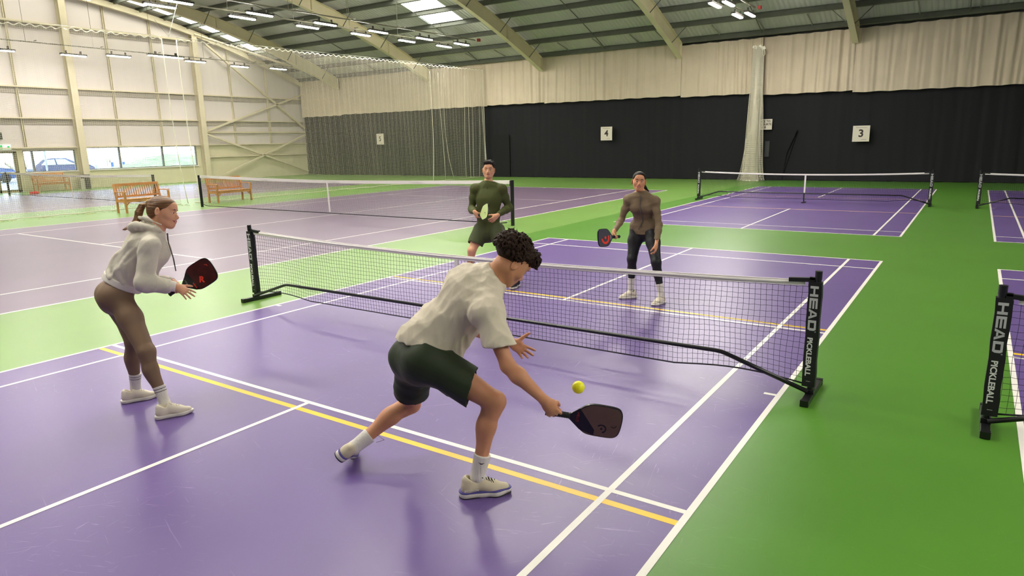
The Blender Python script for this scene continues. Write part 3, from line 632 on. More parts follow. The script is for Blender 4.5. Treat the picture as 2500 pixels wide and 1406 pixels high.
bench('wooden slatted bench behind the woman in the hoodie, beside the far tennis net post', (-18.22, 6.42, 0), -PI / 2 + .04)
bench('wooden slatted bench behind the left end of the tennis net', (-18.8, 9.95, 0), -PI / 2 + .06)
bench('reddish wooden bench against the gable wall seen through the far tennis net', (-34.75, 10.5, 0), -PI / 2)
s = MB(); s.cyl((-34.9, 12.2, 0), (-34.9, 12.2, .72), .2, 20); s.cyl((-34.9, 12.2, .66), (-34.9, 12.2, .74), .215, 20); tag(s.build('waste_bin', mat('dark_grey_bin', srgb(60, 58, 52), .5)), 'dark round waste bin between bench and wall behind the far tennis net', 'bin')
s = MB(); s.b2((-34.8, 11.75, 0), (-34.5, 11.95, .55)); tag(s.build('storage_box', mat('pale_plastic', srgb(190, 184, 168), .5)), 'pale upright box beside the dark waste bin at the gable wall', 'box')
s = MB(); s.tube([(-32.9, 8.75, .05), (-32.8, 8.95, .06), (-32.9, 9.12, .05)], [.06, .08, .05], 10); tag(s.build('red_sandbag', mat('red_cloth', srgb(214, 40, 34), .7)), 'small red bag lying on the floor by the glass door', 'bag')
# leaves of debris along the bottom of the divider net
M_LEAF = mat('dry_leaf', srgb(196, 178, 120), .8)
s = MB()
for q in range(130):
    y = random.uniform(2.2, 13); x = -19.0 + random.gauss(0, .16); r = random.uniform(.015, .05); a = random.random() * 6
    s.quad((x + r * math.cos(a), y + r * math.sin(a), .008), (x - r * .5 * math.sin(a), y + r * .5 * math.cos(a), .018), (x - r * math.cos(a), y - r * math.sin(a), .006), (x + r * .5 * math.sin(a), y - r * .5 * math.cos(a), .012))
tag(s.build('scattered_leaves', M_LEAF), 'dry leaves and fluff strewn along the foot of the divider net', 'leaves', kind='stuff')
# exit sign and dark box at the left edge
e = tag(empty('exit_sign', (X0 + .1, 8.9, 2.22)), 'green and white lit exit sign above the glass door', 'exit sign')
s = MB(); s.box((0, 0, 0), (.06, .62, .24)); s.build('case', mat('white_sign_case', srgb(230, 240, 230), .4, emit=((.75, 1, .8), .7)), e)
s = MB(); s.box((.032, -.16, 0), (.004, .24, .2)); s.box((.032, .2, 0), (.004, .1, .1)); s.build('green_field', mat('exit_green', srgb(20, 160, 80), .4, emit=((.02, .5, .15), .5)), e)
s = MB(); s.box((X0 + .12, 8.75, 2.75), (.14, .3, .34)); tag(s.build('wall_box', mat('dark_green_box', srgb(36, 48, 38), .5)), 'small dark box on the wall above the exit sign', 'box')

# ================================================================ outside the windows
M_ASPH = mat('wet_asphalt', srgb(120, 124, 134), .5, var=.1, vscale=.6); M_GRASSO = mat('outdoor_grass', srgb(120, 142, 96), .9, var=.25, vscale=1.2)
s = MB(); s.quad((-200, -120, -.06), (X0 - TWL, -120, -.06), (X0 - TWL, 160, -.06), (-200, 160, -.06)); tag(s.build('outdoor_ground', M_ASPH), kind='structure')
s = MB(); nx_, ny_ = 14, 40
for i in range(nx_ + 1):
    for j in range(ny_ + 1):
        x = -52 - i * .8; y = 24 + j * .55; h = 1.55 * abs(math.sin(PI * i / nx_)) ** .7 * min(1, j / 8) * (1 + .1 * math.sin(j * .7) + .06 * math.sin(i * 2 + j)) * (1 - .25 * (j / ny_)); s.v.append((x, y, -.06 + h))
for i in range(nx_):
    for j in range(ny_): a = i * (ny_ + 1) + j; s.f.append((a, a + 1, a + ny_ + 2, a + ny_ + 1)); s.mi.append(0)
tag(s.build('grass_bank', M_GRASSO, smooth=True), 'green grass bank outside the right hand windows', 'grass bank')
def car(label, loc, rz, rgb):
    e = tag(empty('car', loc, rz), label, 'car')
    prof = [(-2.15, .35), (-2.2, .7), (-2.1, 1.0), (-1.55, 1.42), (-.9, 1.52), (.1, 1.5), (.95, 1.05), (1.75, .92), (2.1, .72), (2.18, .4), (1.85, .28), (-1.9, .28)]
    s = MB(); n = len(prof)
    def ring(hw, k): return [(x * k, hw, .28 + (z - .28) * k) for x, z in prof]
    rings = [[(x, y * hw, z if z < .95 else z) for x, z in prof] for y, hw in ((-1, .86), (-1, .9), (1, .9), (1, .86))]
    rr = []
    for sgn, fac in ((-1, 1), (1, 1)):
        rr.append([(x, sgn * (.9 - .22 * max(0, z - .95)), z) for x, z in prof])
    for i in range(n): s.quad(rr[0][i], rr[0][(i + 1) % n], rr[1][(i + 1) % n], rr[1][i])
    s.poly(rr[0][::-1]); s.poly(rr[1]); s.build('body', mat('car_paint_%d' % int(rgb[2] * 999), rgb, .25, coat=.6), e, bevel=.04)
    mg = mat('car_window_glass', srgb(170, 190, 205), .08)
    for sgn in (-1, 1):
        yy_ = lambda z: sgn * (.905 - .22 * max(0, z - .95))
        for p in ([(-1.75, 1.0), (-1.35, 1.38), (-.75, 1.44), (-.7, 1.0)], [(-.6, 1.0), (-.65, 1.44), (.02, 1.42), (.3, 1.22), (.75, 1.0)]):
            s = MB(); s.poly([(x, yy_(z), z) for x, z in p][::sgn]); s.poly([(x, yy_(z) - sgn * .01, z) for x, z in p][::-sgn]); s.build('window', mg, e)
    for x in (-1.35, 1.35):
        for sgn in (-1, 1):
            s = MB(); s.cyl((x, sgn * .72, .32), (x, sgn * .92, .32), .32, 20); s.cyl((x, sgn * .9, .32), (x, sgn * .935, .32), .19, 12); s.build('wheel', mat('tyre', srgb(30, 30, 32), .7), e)
    s = MB(); s.box((2.1, .6, .68), (.12, .3, .12)); s.box((2.1, -.6, .68), (.12, .3, .12)); s.build('headlamps', mat('lamp_glass', srgb(220, 225, 230), .1), e)
    return e
car('dark blue hatchback parked outside the window left of the first wall column', (-57.5, 20.6, -.06), PI / 2 - .05, srgb(44, 56, 92))
car('blue car parked outside the glass door, cut by the left photo edge', (-52, 13.0, -.06), PI / 2 - .05, srgb(60, 88, 140))
car('pale car far outside the right hand windows', (-84, 52, -.06), .9, srgb(200, 206, 212))
M_POST = mat('pale_blue_post', srgb(176, 196, 216), .5)
for i, (x, y, h, r, lb) in enumerate(((-43.5, 13.9, 3.6, .05, 'tall thin lamp post with thick base outside the window'), (-44, 17.0, 1.05, .06, 'pale bollard outside before the nose of the dark car'), (-41, 11.35, 1.6, .04, 'thin pale post outside beside the first window bar'))):
    s = MB(); s.cyl((x, y, -.06), (x, y, h), r, 10); s.cyl((x, y, -.06), (x, y, .75 if i == 0 else .1), r * 1.9, 10); tag(s.build('outdoor_post', M_POST), lb, 'post')
e = tag(empty('parking_sign', (-66, 29.2, -.06)), 'low white and blue sign board outside between two posts', 'sign'); s = MB(); s.box((0, 0, .62), (.06, 1.7, .55)); s.build('board', mat('white_blue_board', srgb(200, 214, 232), .5), e)
for q in (-.55, .55): s = MB(); s.box((.04, q, .6), (.02, .22, .6)); s.box((0, q, .2), (.06, .06, .4)); s.build('post', mat('blue_paint', srgb(60, 96, 170), .5), e)
s = MB()
rs = random.Random(5)
for q in range(60): y = 24 + rs.random() * 36; h = .5 + rs.random() * .5; s.bar((-93 + rs.random() * 3, y, 0), (-93 + rs.gauss(0, .6), y + rs.gauss(0, .5), h), .5, .4)
tag(s.build('hedge', mat('bare_hedge', srgb(178, 168, 146), .9)), 'bare winter hedge on the horizon outside the windows', 'hedge')
s = MB(); s.b2((-100, 8, 0), (-92, 22, 2.6)); s.b2((-100.3, 7.7, 2.6), (-91.7, 22.3, 2.9)); tag(s.build('outdoor_building', mat('grey_white_wall', srgb(206, 208, 206), .7)), 'low pale building far outside the glass door', 'building')
s = MB()
for q in range(420): y = 12.6 + rs.random() * 5.4; x = -42.6 + rs.gauss(0, .25); s.bar((x, y, 0), (x + rs.gauss(0, .12), y + rs.gauss(0, .15), .35 + rs.random() * .5), .03, .012)
tag(s.build('lavender_bushes', mat('grey_green_shrub', srgb(110, 116, 110), .9)), 'low grey green shrubs outside under the window left of the first wall column', 'shrubs', kind='stuff')


# ================================================================ modelling kit for bodies, clothes and shoes: blended tapered volumes -> one smooth surface
def nv(a): a = np.asarray(a, float); return a / (np.linalg.norm(a) + 1e-12)
class Sdf:
    def __init__(s, res): s.res = res; s.ops = []; s.lo = np.full(3, 1e9); s.hi = -s.lo; s.wr = None; s.sm = 2
    def _bb(s, pts, r):
        for p in pts: s.lo = np.minimum(s.lo, np.asarray(p) - r); s.hi = np.maximum(s.hi, np.asarray(p) + r)
    def cone(s, a, b, ra, rb=None, k=.02, flat=None, fs=1.0, sub=False):
        rb = ra if rb is None else rb; a = np.asarray(a, float); b = np.asarray(b, float)
        if not sub: s._bb((a, b), max(ra, rb) + .02)
        s.ops.append(('c', a, b, ra, rb, k, None if flat is None else nv(flat), fs, sub)); return s
    def path(s, pts, rs, k=.015, **kw):
        for i in range(len(pts) - 1): s.cone(pts[i], pts[i + 1], rs[i], rs[i + 1], k, **kw)
        return s
    def ell(s, c, r, axes=None, k=.02, sub=False):
        c = np.asarray(c, float); A = np.eye(3) if axes is None else np.array([nv(x) for x in axes])
        if not sub: s._bb((c,), max(r) + .02)
        s.ops.append(('e', c, np.asarray(r, float), A, k, sub)); return s
    def cut(s, p, n, reg=None): s.ops.append(('p', np.asarray(p, float), nv(n), reg)); return s
    def wrinkle(s, amp, freq, seed=0, axis=None): s.wr = (amp, freq, seed, axis); return s
    def surface(s):
        h = s.res; lo = s.lo - 2 * h; n = np.ceil((s.hi + 2 * h - lo) / h).astype(int) + 1
        ax = [(lo[i] + np.arange(n[i]) * h).astype(np.float32) for i in range(3)]
        f = np.full(n, 1.0, np.float32)
        def reg(c0, c1):
            i0 = np.clip(((c0 - lo) / h).astype(int), 0, n); i1 = np.clip(((c1 - lo) / h).astype(int) + 2, 0, n); return tuple(slice(a, b) for a, b in zip(i0, i1))
        for op in s.ops:
            if op[0] == 'c':
                _, a, b, ra, rb, k, fl, fs, sub = op; m = max(ra, rb) * 1.0 + k + 3 * h
                R = reg(np.minimum(a, b) - m, np.maximum(a, b) + m)
            elif op[0] == 'e':
                _, c, r, A, k, sub = op; m = max(r) + k + 3 * h; R = reg(c - m, c + m)
            else:
                _, p, nn, rg = op; R = (slice(None),) * 3 if rg is None else reg(np.asarray(rg[0]) - rg[1], np.asarray(rg[0]) + rg[1])
            X = ax[0][R[0]][:, None, None]; Y = ax[1][R[1]][None, :, None]; Z = ax[2][R[2]][None, None, :]
            if X.size == 0 or Y.size == 0 or Z.size == 0: continue
            if op[0] == 'p':
                d = (X - p[0]) * nn[0] + (Y - p[1]) * nn[1] + (Z - p[2]) * nn[2]; f[R] = np.maximum(f[R], d.astype(np.float32)); continue
            if op[0] == 'c':
                px, py, pz = X - a[0], Y - a[1], Z - a[2]; ba = b - a
                if fl is not None:
                    q = (1 / fs - 1); dt = px * fl[0] + py * fl[1] + pz * fl[2]; px = px + q * dt * fl[0]; py = py + q * dt * fl[1]; pz = pz + q * dt * fl[2]; ba = ba + fl * q * ba.dot(fl)
                L = max(ba.dot(ba), 1e-9); t = np.clip((px * ba[0] + py * ba[1] + pz * ba[2]) / L, 0, 1)
                d = np.sqrt((px - t * ba[0]) ** 2 + (py - t * ba[1]) ** 2 + (pz - t * ba[2]) ** 2) - (ra + (rb - ra) * t)
                if fl is not None: d = d * (1 + fs) / 2
            else:
                px, py, pz = X - c[0], Y - c[1], Z - c[2]; u = [px * A[i][0] + py * A[i][1] + pz * A[i][2] for i in range(3)]
                k1 = np.sqrt(sum((u[i] / r[i]) ** 2 for i in range(3))); k2 = np.sqrt(sum((u[i] / r[i] ** 2) ** 2 for i in range(3))) + 1e-6
                d = k1 * (k1 - 1) / k2
            d = d.astype(np.float32); g = f[R]
            if sub: d = -d; hh = np.maximum(k - np.abs(g - d), 0); f[R] = np.maximum(g, d) + hh * hh / (4 * k)
            else: hh = np.maximum(k - np.abs(g - d), 0); f[R] = np.minimum(g, d) - hh * hh / (4 * k)
        if s.wr:
            amp, fr, sd, st = s.wr; rs = np.random.RandomState(sd); near = np.argwhere(np.abs(f) < amp * 4 + 2 * h); P = lo + near * h; P = P if st is None else P - np.outer(P @ nv(st), nv(st)) * .78
            w_ = np.zeros(len(P))
            for o in range(7):
                v = nv(rs.randn(3)); v2 = nv(rs.randn(3)); a_ = P @ v * fr * (1 + .45 * o) + 2.2 * np.sin(P @ v2 * fr * .6 + rs.rand() * 6) + rs.rand() * 6; w_ += (np.sin(a_) if st is None else (2 * np.abs(np.sin(a_ * .5)) - 1.25)) / (1 + .5 * o)
            f[near[:, 0], near[:, 1], near[:, 2]] += (amp * w_ / 2).astype(np.float32)
        S = f < 0
        act = S[:-1, :-1, :-1].copy(); al = act.copy()
        for dx in (0, 1):
            for dy in (0, 1):
                for dz in (0, 1):
                    q = S[dx:n[0] - 1 + dx, dy:n[1] - 1 + dy, dz:n[2] - 1 + dz]; act |= q; al &= q
        act &= ~al; C_ = np.argwhere(act); idx = np.full(act.shape, -1, np.int64); idx[act] = np.arange(len(C_))
        cs = [(0, 0, 0), (1, 0, 0), (0, 1, 0), (1, 1, 0), (0, 0, 1), (1, 0, 1), (0, 1, 1), (1, 1, 1)]
        val = np.stack([f[C_[:, 0] + c[0], C_[:, 1] + c[1], C_[:, 2] + c[2]] for c in cs], 1).astype(float); cs = np.array(cs, float)
        acc = np.zeros((len(C_), 3)); cnt = np.zeros(len(C_))
        for i in range(8):
            for j in range(i + 1, 8):
                if np.abs(cs[i] - cs[j]).sum() != 1: continue
                a_, b_ = val[:, i], val[:, j]; m_ = (a_ < 0) != (b_ < 0); t = np.where(m_, a_ / np.where(m_, a_ - b_, 1), 0)
                acc += m_[:, None] * (cs[i] + (cs[j] - cs[i]) * t[:, None]); cnt += m_
        V = (lo + (C_ + acc / np.maximum(cnt, 1)[:, None]) * h); Fq = []
        for d in range(3):
            e = [0, 0, 0]; e[d] = 1; o1 = [0, 0, 0]; o2 = [0, 0, 0]; o1[(d + 1) % 3] = 1; o2[(d + 2) % 3] = 1; o1 = np.array(o1); o2 = np.array(o2)
            A0 = S[tuple(slice(0, n[i] - 1) for i in range(3))]; A1 = S[tuple(slice(e[i], n[i] - 1 + e[i]) for i in range(3))]
            ch = np.argwhere(A0 != A1); ch = ch[(ch[:, (d + 1) % 3] > 0) & (ch[:, (d + 2) % 3] > 0)]
            ins = A0[ch[:, 0], ch[:, 1], ch[:, 2]]
            q = [ch - o1 - o2, ch - o2, ch, ch - o1]; q = np.stack([idx[a[:, 0], a[:, 1], a[:, 2]] for a in q], 1)
            q = np.where(ins[:, None], q, q[:, ::-1]); Fq.append(q[(q >= 0).all(1)])
        Fq = np.concatenate(Fq)
        E_ = np.unique(np.sort(np.concatenate([Fq[:, [0, 1]], Fq[:, [1, 2]], Fq[:, [2, 3]], Fq[:, [3, 0]]]), 1), axis=0)
        for it in range(s.sm):
            nb = np.zeros_like(V); ct = np.bincount(E_.ravel(), minlength=len(V)).astype(float)
            for x in range(3): nb[:, x] = np.bincount(E_[:, 0], V[E_[:, 1], x], len(V)) + np.bincount(E_[:, 1], V[E_[:, 0], x], len(V))
            V = V * .45 + .55 * nb / np.maximum(ct, 1)[:, None]
        return V, Fq
    def build(s, name, m, parent=None, origin=(0, 0, 0)):
        V, Fq = s.surface(); me = bpy.data.meshes.new(name); me.vertices.add(len(V)); me.vertices.foreach_set('co', (V - np.asarray(origin)).ravel().astype(np.float32))
        me.loops.add(len(Fq) * 4); me.polygons.add(len(Fq)); me.loops.foreach_set('vertex_index', Fq.ravel().astype(np.int32)); me.polygons.foreach_set('loop_start', np.arange(0, len(Fq) * 4, 4, dtype=np.int32))
        me.polygons.foreach_set('loop_total', np.full(len(Fq), 4, np.int32)); me.polygons.foreach_set('use_smooth', np.ones(len(Fq), bool)); me.update(calc_edges=True); me.validate(); me.materials.append(m)
        o = bpy.data.objects.new(name, me); col.objects.link(o)
        if parent: o.parent = parent
        return o

# ---------------------------------------------------------------- people
def frame(f, u): f = nv(f); u = np.asarray(u, float); u = nv(u - f * u.dot(f)); return np.cross(f, u), f, u     # right, forward, up
def head_into(B, c, f, u, k=1.0, male=True, neck=None, nr=.055):
    r, f, u = frame(f, u); A = (r, f, u); P = lambda x, y, z: c + (r * x + f * y + u * z) * k; e = lambda p, rad, kk=.015, sub=False: B.ell(P(*p), [q * k for q in rad], A, kk * k, sub)
    e((0, -.014, .034), (.074, .094, .082)); e((0, .028, -.030), (.058 if male else .054, .062, .082), .03)
    e((0, .066, -.090), (.024 if male else .020, .020, .018), .03)
    for s_ in (-1, 1):
        B.cone(P(s_ * (.054 if male else .048), -.002, -.048), P(s_ * (.018 if male else .012), .064, -.092), .021 * k, .015 * k, .035 * k); e((s_ * .040, .056, -.028), (.024, .024, .024), .02)
        e((s_ * .044, .03, .0), (.022, .035, .04), .03)
    e((0, .072, .028), (.052, .020, .014 if male else .012), .02); e((0, .068, .055), (.05, .022, .03), .03)
    B.cone(P(0, .082, .008), P(0, .108, -.028), .0075 * k, .0105 * k, .014 * k); e((0, .104, -.034), (.0125, .010, .0085), .008)
    for s_ in (-1, 1): e((s_ * .0115, .096, -.036), (.0085, .010, .0075), .006)
    e((0, .084, -.060), (.024, .014, .020), .02)
    for s_ in (-1, 1):
        e((s_ * .031, .094, .002), (.018, .016, .011), .014, True); e((s_ * .031, .0735, .001), (.0155, .0155, .0155), .006)
        e((s_ * .031, .0905, .0), (.0115, .008, .0029), .002, True)
    B.cone(P(-.018, .1, -.0605), P(.018, .1, -.0605), .0022 * k, None, .004, sub=True)
    for s_ in (-1, 1):
        ra = nv(r * s_ * .95 - f * .28); B.ell(P(s_ * .082, -.012, -.006), (.0095 * k, .021 * k, .034 * k), (ra, np.cross(u, ra), u), .006); B.ell(P(s_ * .093, -.007, -.004), (.008 * k, .011 * k, .021 * k), (ra, np.cross(u, ra), u), .004, True)
    if neck is not None: B.cone(neck, P(0, -.022, -.05), nr * k, nr * .93 * k, .03)
    return P, A
def hand_into(B, W, d, t, side, sc=1.0, curl=(20, 25, 15), spread=.06, thumb=(.5, .35, .3), kk=.006, fcurl=None):
    """W wrist, d finger direction, t thumb side; side +1 right hand, -1 left"""
    d = nv(d); t = np.asarray(t, float); t = nv(t - d * d.dot(t)); n = np.cross(t, d) * side; rad = math.radians
    Q = lambda x, y, z: W + (d * x + t * y + n * z) * sc
    B.cone(W, Q(.03, 0, 0), .026 * sc, .030 * sc, .02, flat=n, fs=.75)
    B.cone(Q(.03, .014, .002), Q(.078, .024, .002), .021 * sc, .014 * sc, .015, flat=n, fs=.72); B.cone(Q(.03, -.012, .002), Q(.074, -.022, .002), .021 * sc, .013 * sc, .015, flat=n, fs=.72); B.cone(Q(.03, 0, .001), Q(.08, 0, .001), .022 * sc, .014 * sc, .015, flat=n, fs=.72)
    B.cone(Q(.02, .02, .008), Q(.045, .03, .012), .017 * sc, .014 * sc, .015)
    for i, (y0, L) in enumerate(((.0305, .072), (.0103, .080), (-.0100, .074), (-.0295, .060))):
        cu = (fcurl[i] if fcurl else curl); a = 0; p = Q(.082 - .004 * abs(i - 1), y0, 0); sp_ = spread * (1.5 - i); dd = nv(d + t * sp_)
        rr = (.0084, .0086, .0082, .0074)[i] * sc; ax = dd.copy()
        for j, fr in enumerate((.46, .30, .26)):
            a += rad(cu[j]); v = dd * math.cos(a) + n * math.sin(a); q = p + v * L * fr * sc
            B.cone(p, q, rr * (1 - .07 * j), rr * (.93 - .08 * j), kk if j else .008); p = q
    th = thumb; p = Q(.026, .028, .010); v = nv(d * (1 - th[0]) + t * th[0] * 1.3 + n * th[1]); q = p + v * .040 * sc; B.cone(p, q, .0140 * sc, .0112 * sc, .012)
    v2 = nv(v + d * th[2] * .6 + n * th[2] * .4 - t * th[2] * .4); p = q; q = p + v2 * .030 * sc; B.cone(p, q, .0108 * sc, .0098 * sc, .006); p = q; q = p + nv(v2 + d * .15 + n * .12) * .022 * sc; B.cone(p, q, .0098 * sc, .0078 * sc, .005)
    return n
def limb(B, a, b, r0, rm, r1, fm=.4, bulge=(0, 0, 0), k=.02):
    a = np.asarray(a, float); b = np.asarray(b, float); m = a + (b - a) * fm + np.asarray(bulge, float); B.cone(a, m, r0, rm, k); B.cone(m, b, rm, r1, k)
def axes_of(J):
    hc = (J['hipR'] + J['hipL']) / 2; sp_ = nv(J['neck'] - hc); lat = nv(J['shL'] - J['shR']); fr = nv(np.cross(lat, sp_)); hl = nv(J['hipL'] - J['hipR']); up = nv(J['waist'] - hc); hf = nv(np.cross(hl, up)); return hc, fr, hf, lat
def body_into(B, J, male=True, sc=1.0, g=0.0, parts='TLA', legf=1.0):
    """g grows every radius (tight clothes over the body); parts: T torso, L legs, A arms"""
    hc, fr, hf, lat = axes_of(J); w_ = 1.0 if male else .88
    hw = .135 if male else .138
    if 'T' in parts:
        B.cone(hc - nv(J['waist'] - hc) * .01, J['waist'], hw * sc + g, .118 * w_ * sc + g, .05, flat=hf, fs=.8); B.cone(J['waist'], J['chest'], .118 * w_ * sc + g, .145 * w_ * sc + g, .05, flat=fr, fs=.72)
        B.cone(J['chest'], J['neck'] - nv(J['neck'] - J['chest']) * .04, .14 * w_ * sc + g, .075 * sc + g, .05, flat=fr, fs=.7)
        B.cone(J['shR'], J['neck'], .05 * w_ * sc + g, .05 * sc + g, .05); B.cone(J['shL'], J['neck'], .05 * w_ * sc + g, .05 * sc + g, .05)
        if not male:
            for q in (-1, 1): B.ell(J['chest'] + fr * .072 * sc + lat * q * .066 * sc - nv(J['neck'] - J['waist']) * .015, (.052 + g, .052 + g, .058 + g), None, .07)
    if 'H' in parts: B.cone(hc - nv(J['waist'] - hc) * .01, J['waist'], hw * sc + g, .118 * w_ * sc + g, .05, flat=hf, fs=.8)
    for S_ in 'RL':
        hip, kn, an = J['hip' + S_], J['knee' + S_], J['ank' + S_]; th = nv(kn - hip); sh = nv(an - kn)
        if 'L' in parts:
            B.ell(hip - hf * .036 * sc + nv(hip - hc) * .0 - nv(J['waist'] - hc) * .01, (.098 * sc + g,) * 3, None, .07)
            tr = .088 if male else .086
            limb(B, hip, kn, tr * sc + g, tr * .90 * sc + g, .054 * sc + g, .38, hf * .012, .04)
            ff = nv(J.get('ff' + S_, hf)); cd = nv(-(ff - sh * ff.dot(sh))); kf = nv(ff - th * ff.dot(th) * .3)
            kw = 1.0 if male else .9; B.cone(kn, kn + sh * .05, .051 * kw * sc + g, .046 * kw * sc + g, .03); B.ell(kn + kf * .016 * sc, (.042 * kw * sc + g,) * 3, None, .03)
            cw = 1.0 if male else .9
            limb(B, kn, an, .046 * cw * sc + g, .046 * cw * sc + g, .032 * sc + g, .33, cd * .010, .03); B.ell(kn + sh * .14 * sc + cd * .022 * sc + np.cross(cd, sh) * .0, (.040 * cw * sc + g, .040 * cw * sc + g, .085 * sc + g), (cd, np.cross(sh, cd), sh), .04)
            B.ell(an, (.035 * sc + g,) * 3, None, .02); fd = nv(J['toe' + S_] - an); B.cone(an + sh * .02, an + fd * .075 + sh * .035, .022 * sc, .014 * sc, .02)
        sd, el, wr = J['sh' + S_], J['el' + S_], J['wr' + S_]
        if 'A' in parts:
            aw = .95 if male else .76
            B.ell(sd, (.049 * aw * sc + g,) * 3, None, .06); limb(B, sd, el, .047 * aw * sc + g, .046 * aw * sc + g, .038 * aw * sc + g, .45, (0, 0, 0), .03)
            limb(B, el, wr, .040 * aw * sc + g, .043 * aw * sc + g, .025 * aw * sc + g, .28, (0, 0, 0), .025)
M_SCLERA = mat('eye_white', srgb(225, 220, 215), .2); M_IRIS = mat('dark_brown_iris', srgb(46, 30, 22), .15); M_TEETH = mat('teeth', srgb(235, 230, 222), .25)
def face_parts(par, org, P, A, k, hairc, lip, smile=0.0):
    r, f, u = A; O = np.asarray(org)
    for s_ in (-1, 1):
        b = Sdf(.0016); b.ell(P(s_ * .031, .0745, .0), (.0135 * k,) * 3, None, .002); eo = b.build('eye', M_SCLERA, par, O)
        b = Sdf(.0012); b.ell(P(s_ * .031, .0865, -.0), (.0066 * k, .0024 * k, .0066 * k), A, .001); b.build('iris', M_IRIS, eo, O)
        b = Sdf(.0018); b.path([P(s_ * .015, .0935, .0245), P(s_ * .031, .0925, .0275), P(s_ * .048, .083, .0225)], [.0030 * k, .0034 * k, .0016 * k], .003, flat=f, fs=.7); b.build('eyebrow', hairc, par, O)
        b = Sdf(.0014); b.path([P(s_ * .020, .0885, .003), P(s_ * .031, .092, .0058), P(s_ * .043, .085, .003)], [.0011 * k, .0014 * k, .0011 * k], .001); b.build('eyelash', hairc, par, O)
    w_ = .024 + .008 * smile; up_ = .006 * smile
    cy_ = .0895 - .002 * smile
    b = Sdf(.0016); b.path([P(-w_, cy_, -.0605 + up_), P(-w_ * .62, .0965, -.0592 + up_ * .4), P(-.007, .1, -.0565), P(0, .1, -.0578), P(.007, .1, -.0565), P(w_ * .62, .0965, -.0592 + up_ * .4), P(w_, cy_, -.0605 + up_)], [.0018 * k, .0032 * k, .0036 * k, .0034 * k, .0036 * k, .0032 * k, .0018 * k], .004)
    b.path([P(-w_, cy_, -.0615 + up_), P(-w_ * .6, .0950, -.0655 - .001 * smile + up_ * .3), P(0, .0978, -.0680 - .003 * smile), P(w_ * .6, .0950, -.0655 - .001 * smile + up_ * .3), P(w_, cy_, -.0615 + up_)], [.0018 * k, .0034 * k, .0044 * k, .0034 * k, .0018 * k], .004); b.build('lips', lip, par, O)
    if smile > .3:
        b = Sdf(.0014); b.path([P(-w_ * .75, .0905, -.0615 + up_ * .5), P(0, .0985, -.0622), P(w_ * .75, .0905, -.0615 + up_ * .5)], [.0022 * k, .0036 * k, .0022 * k], .002); b.build('teeth', M_TEETH, par, O)
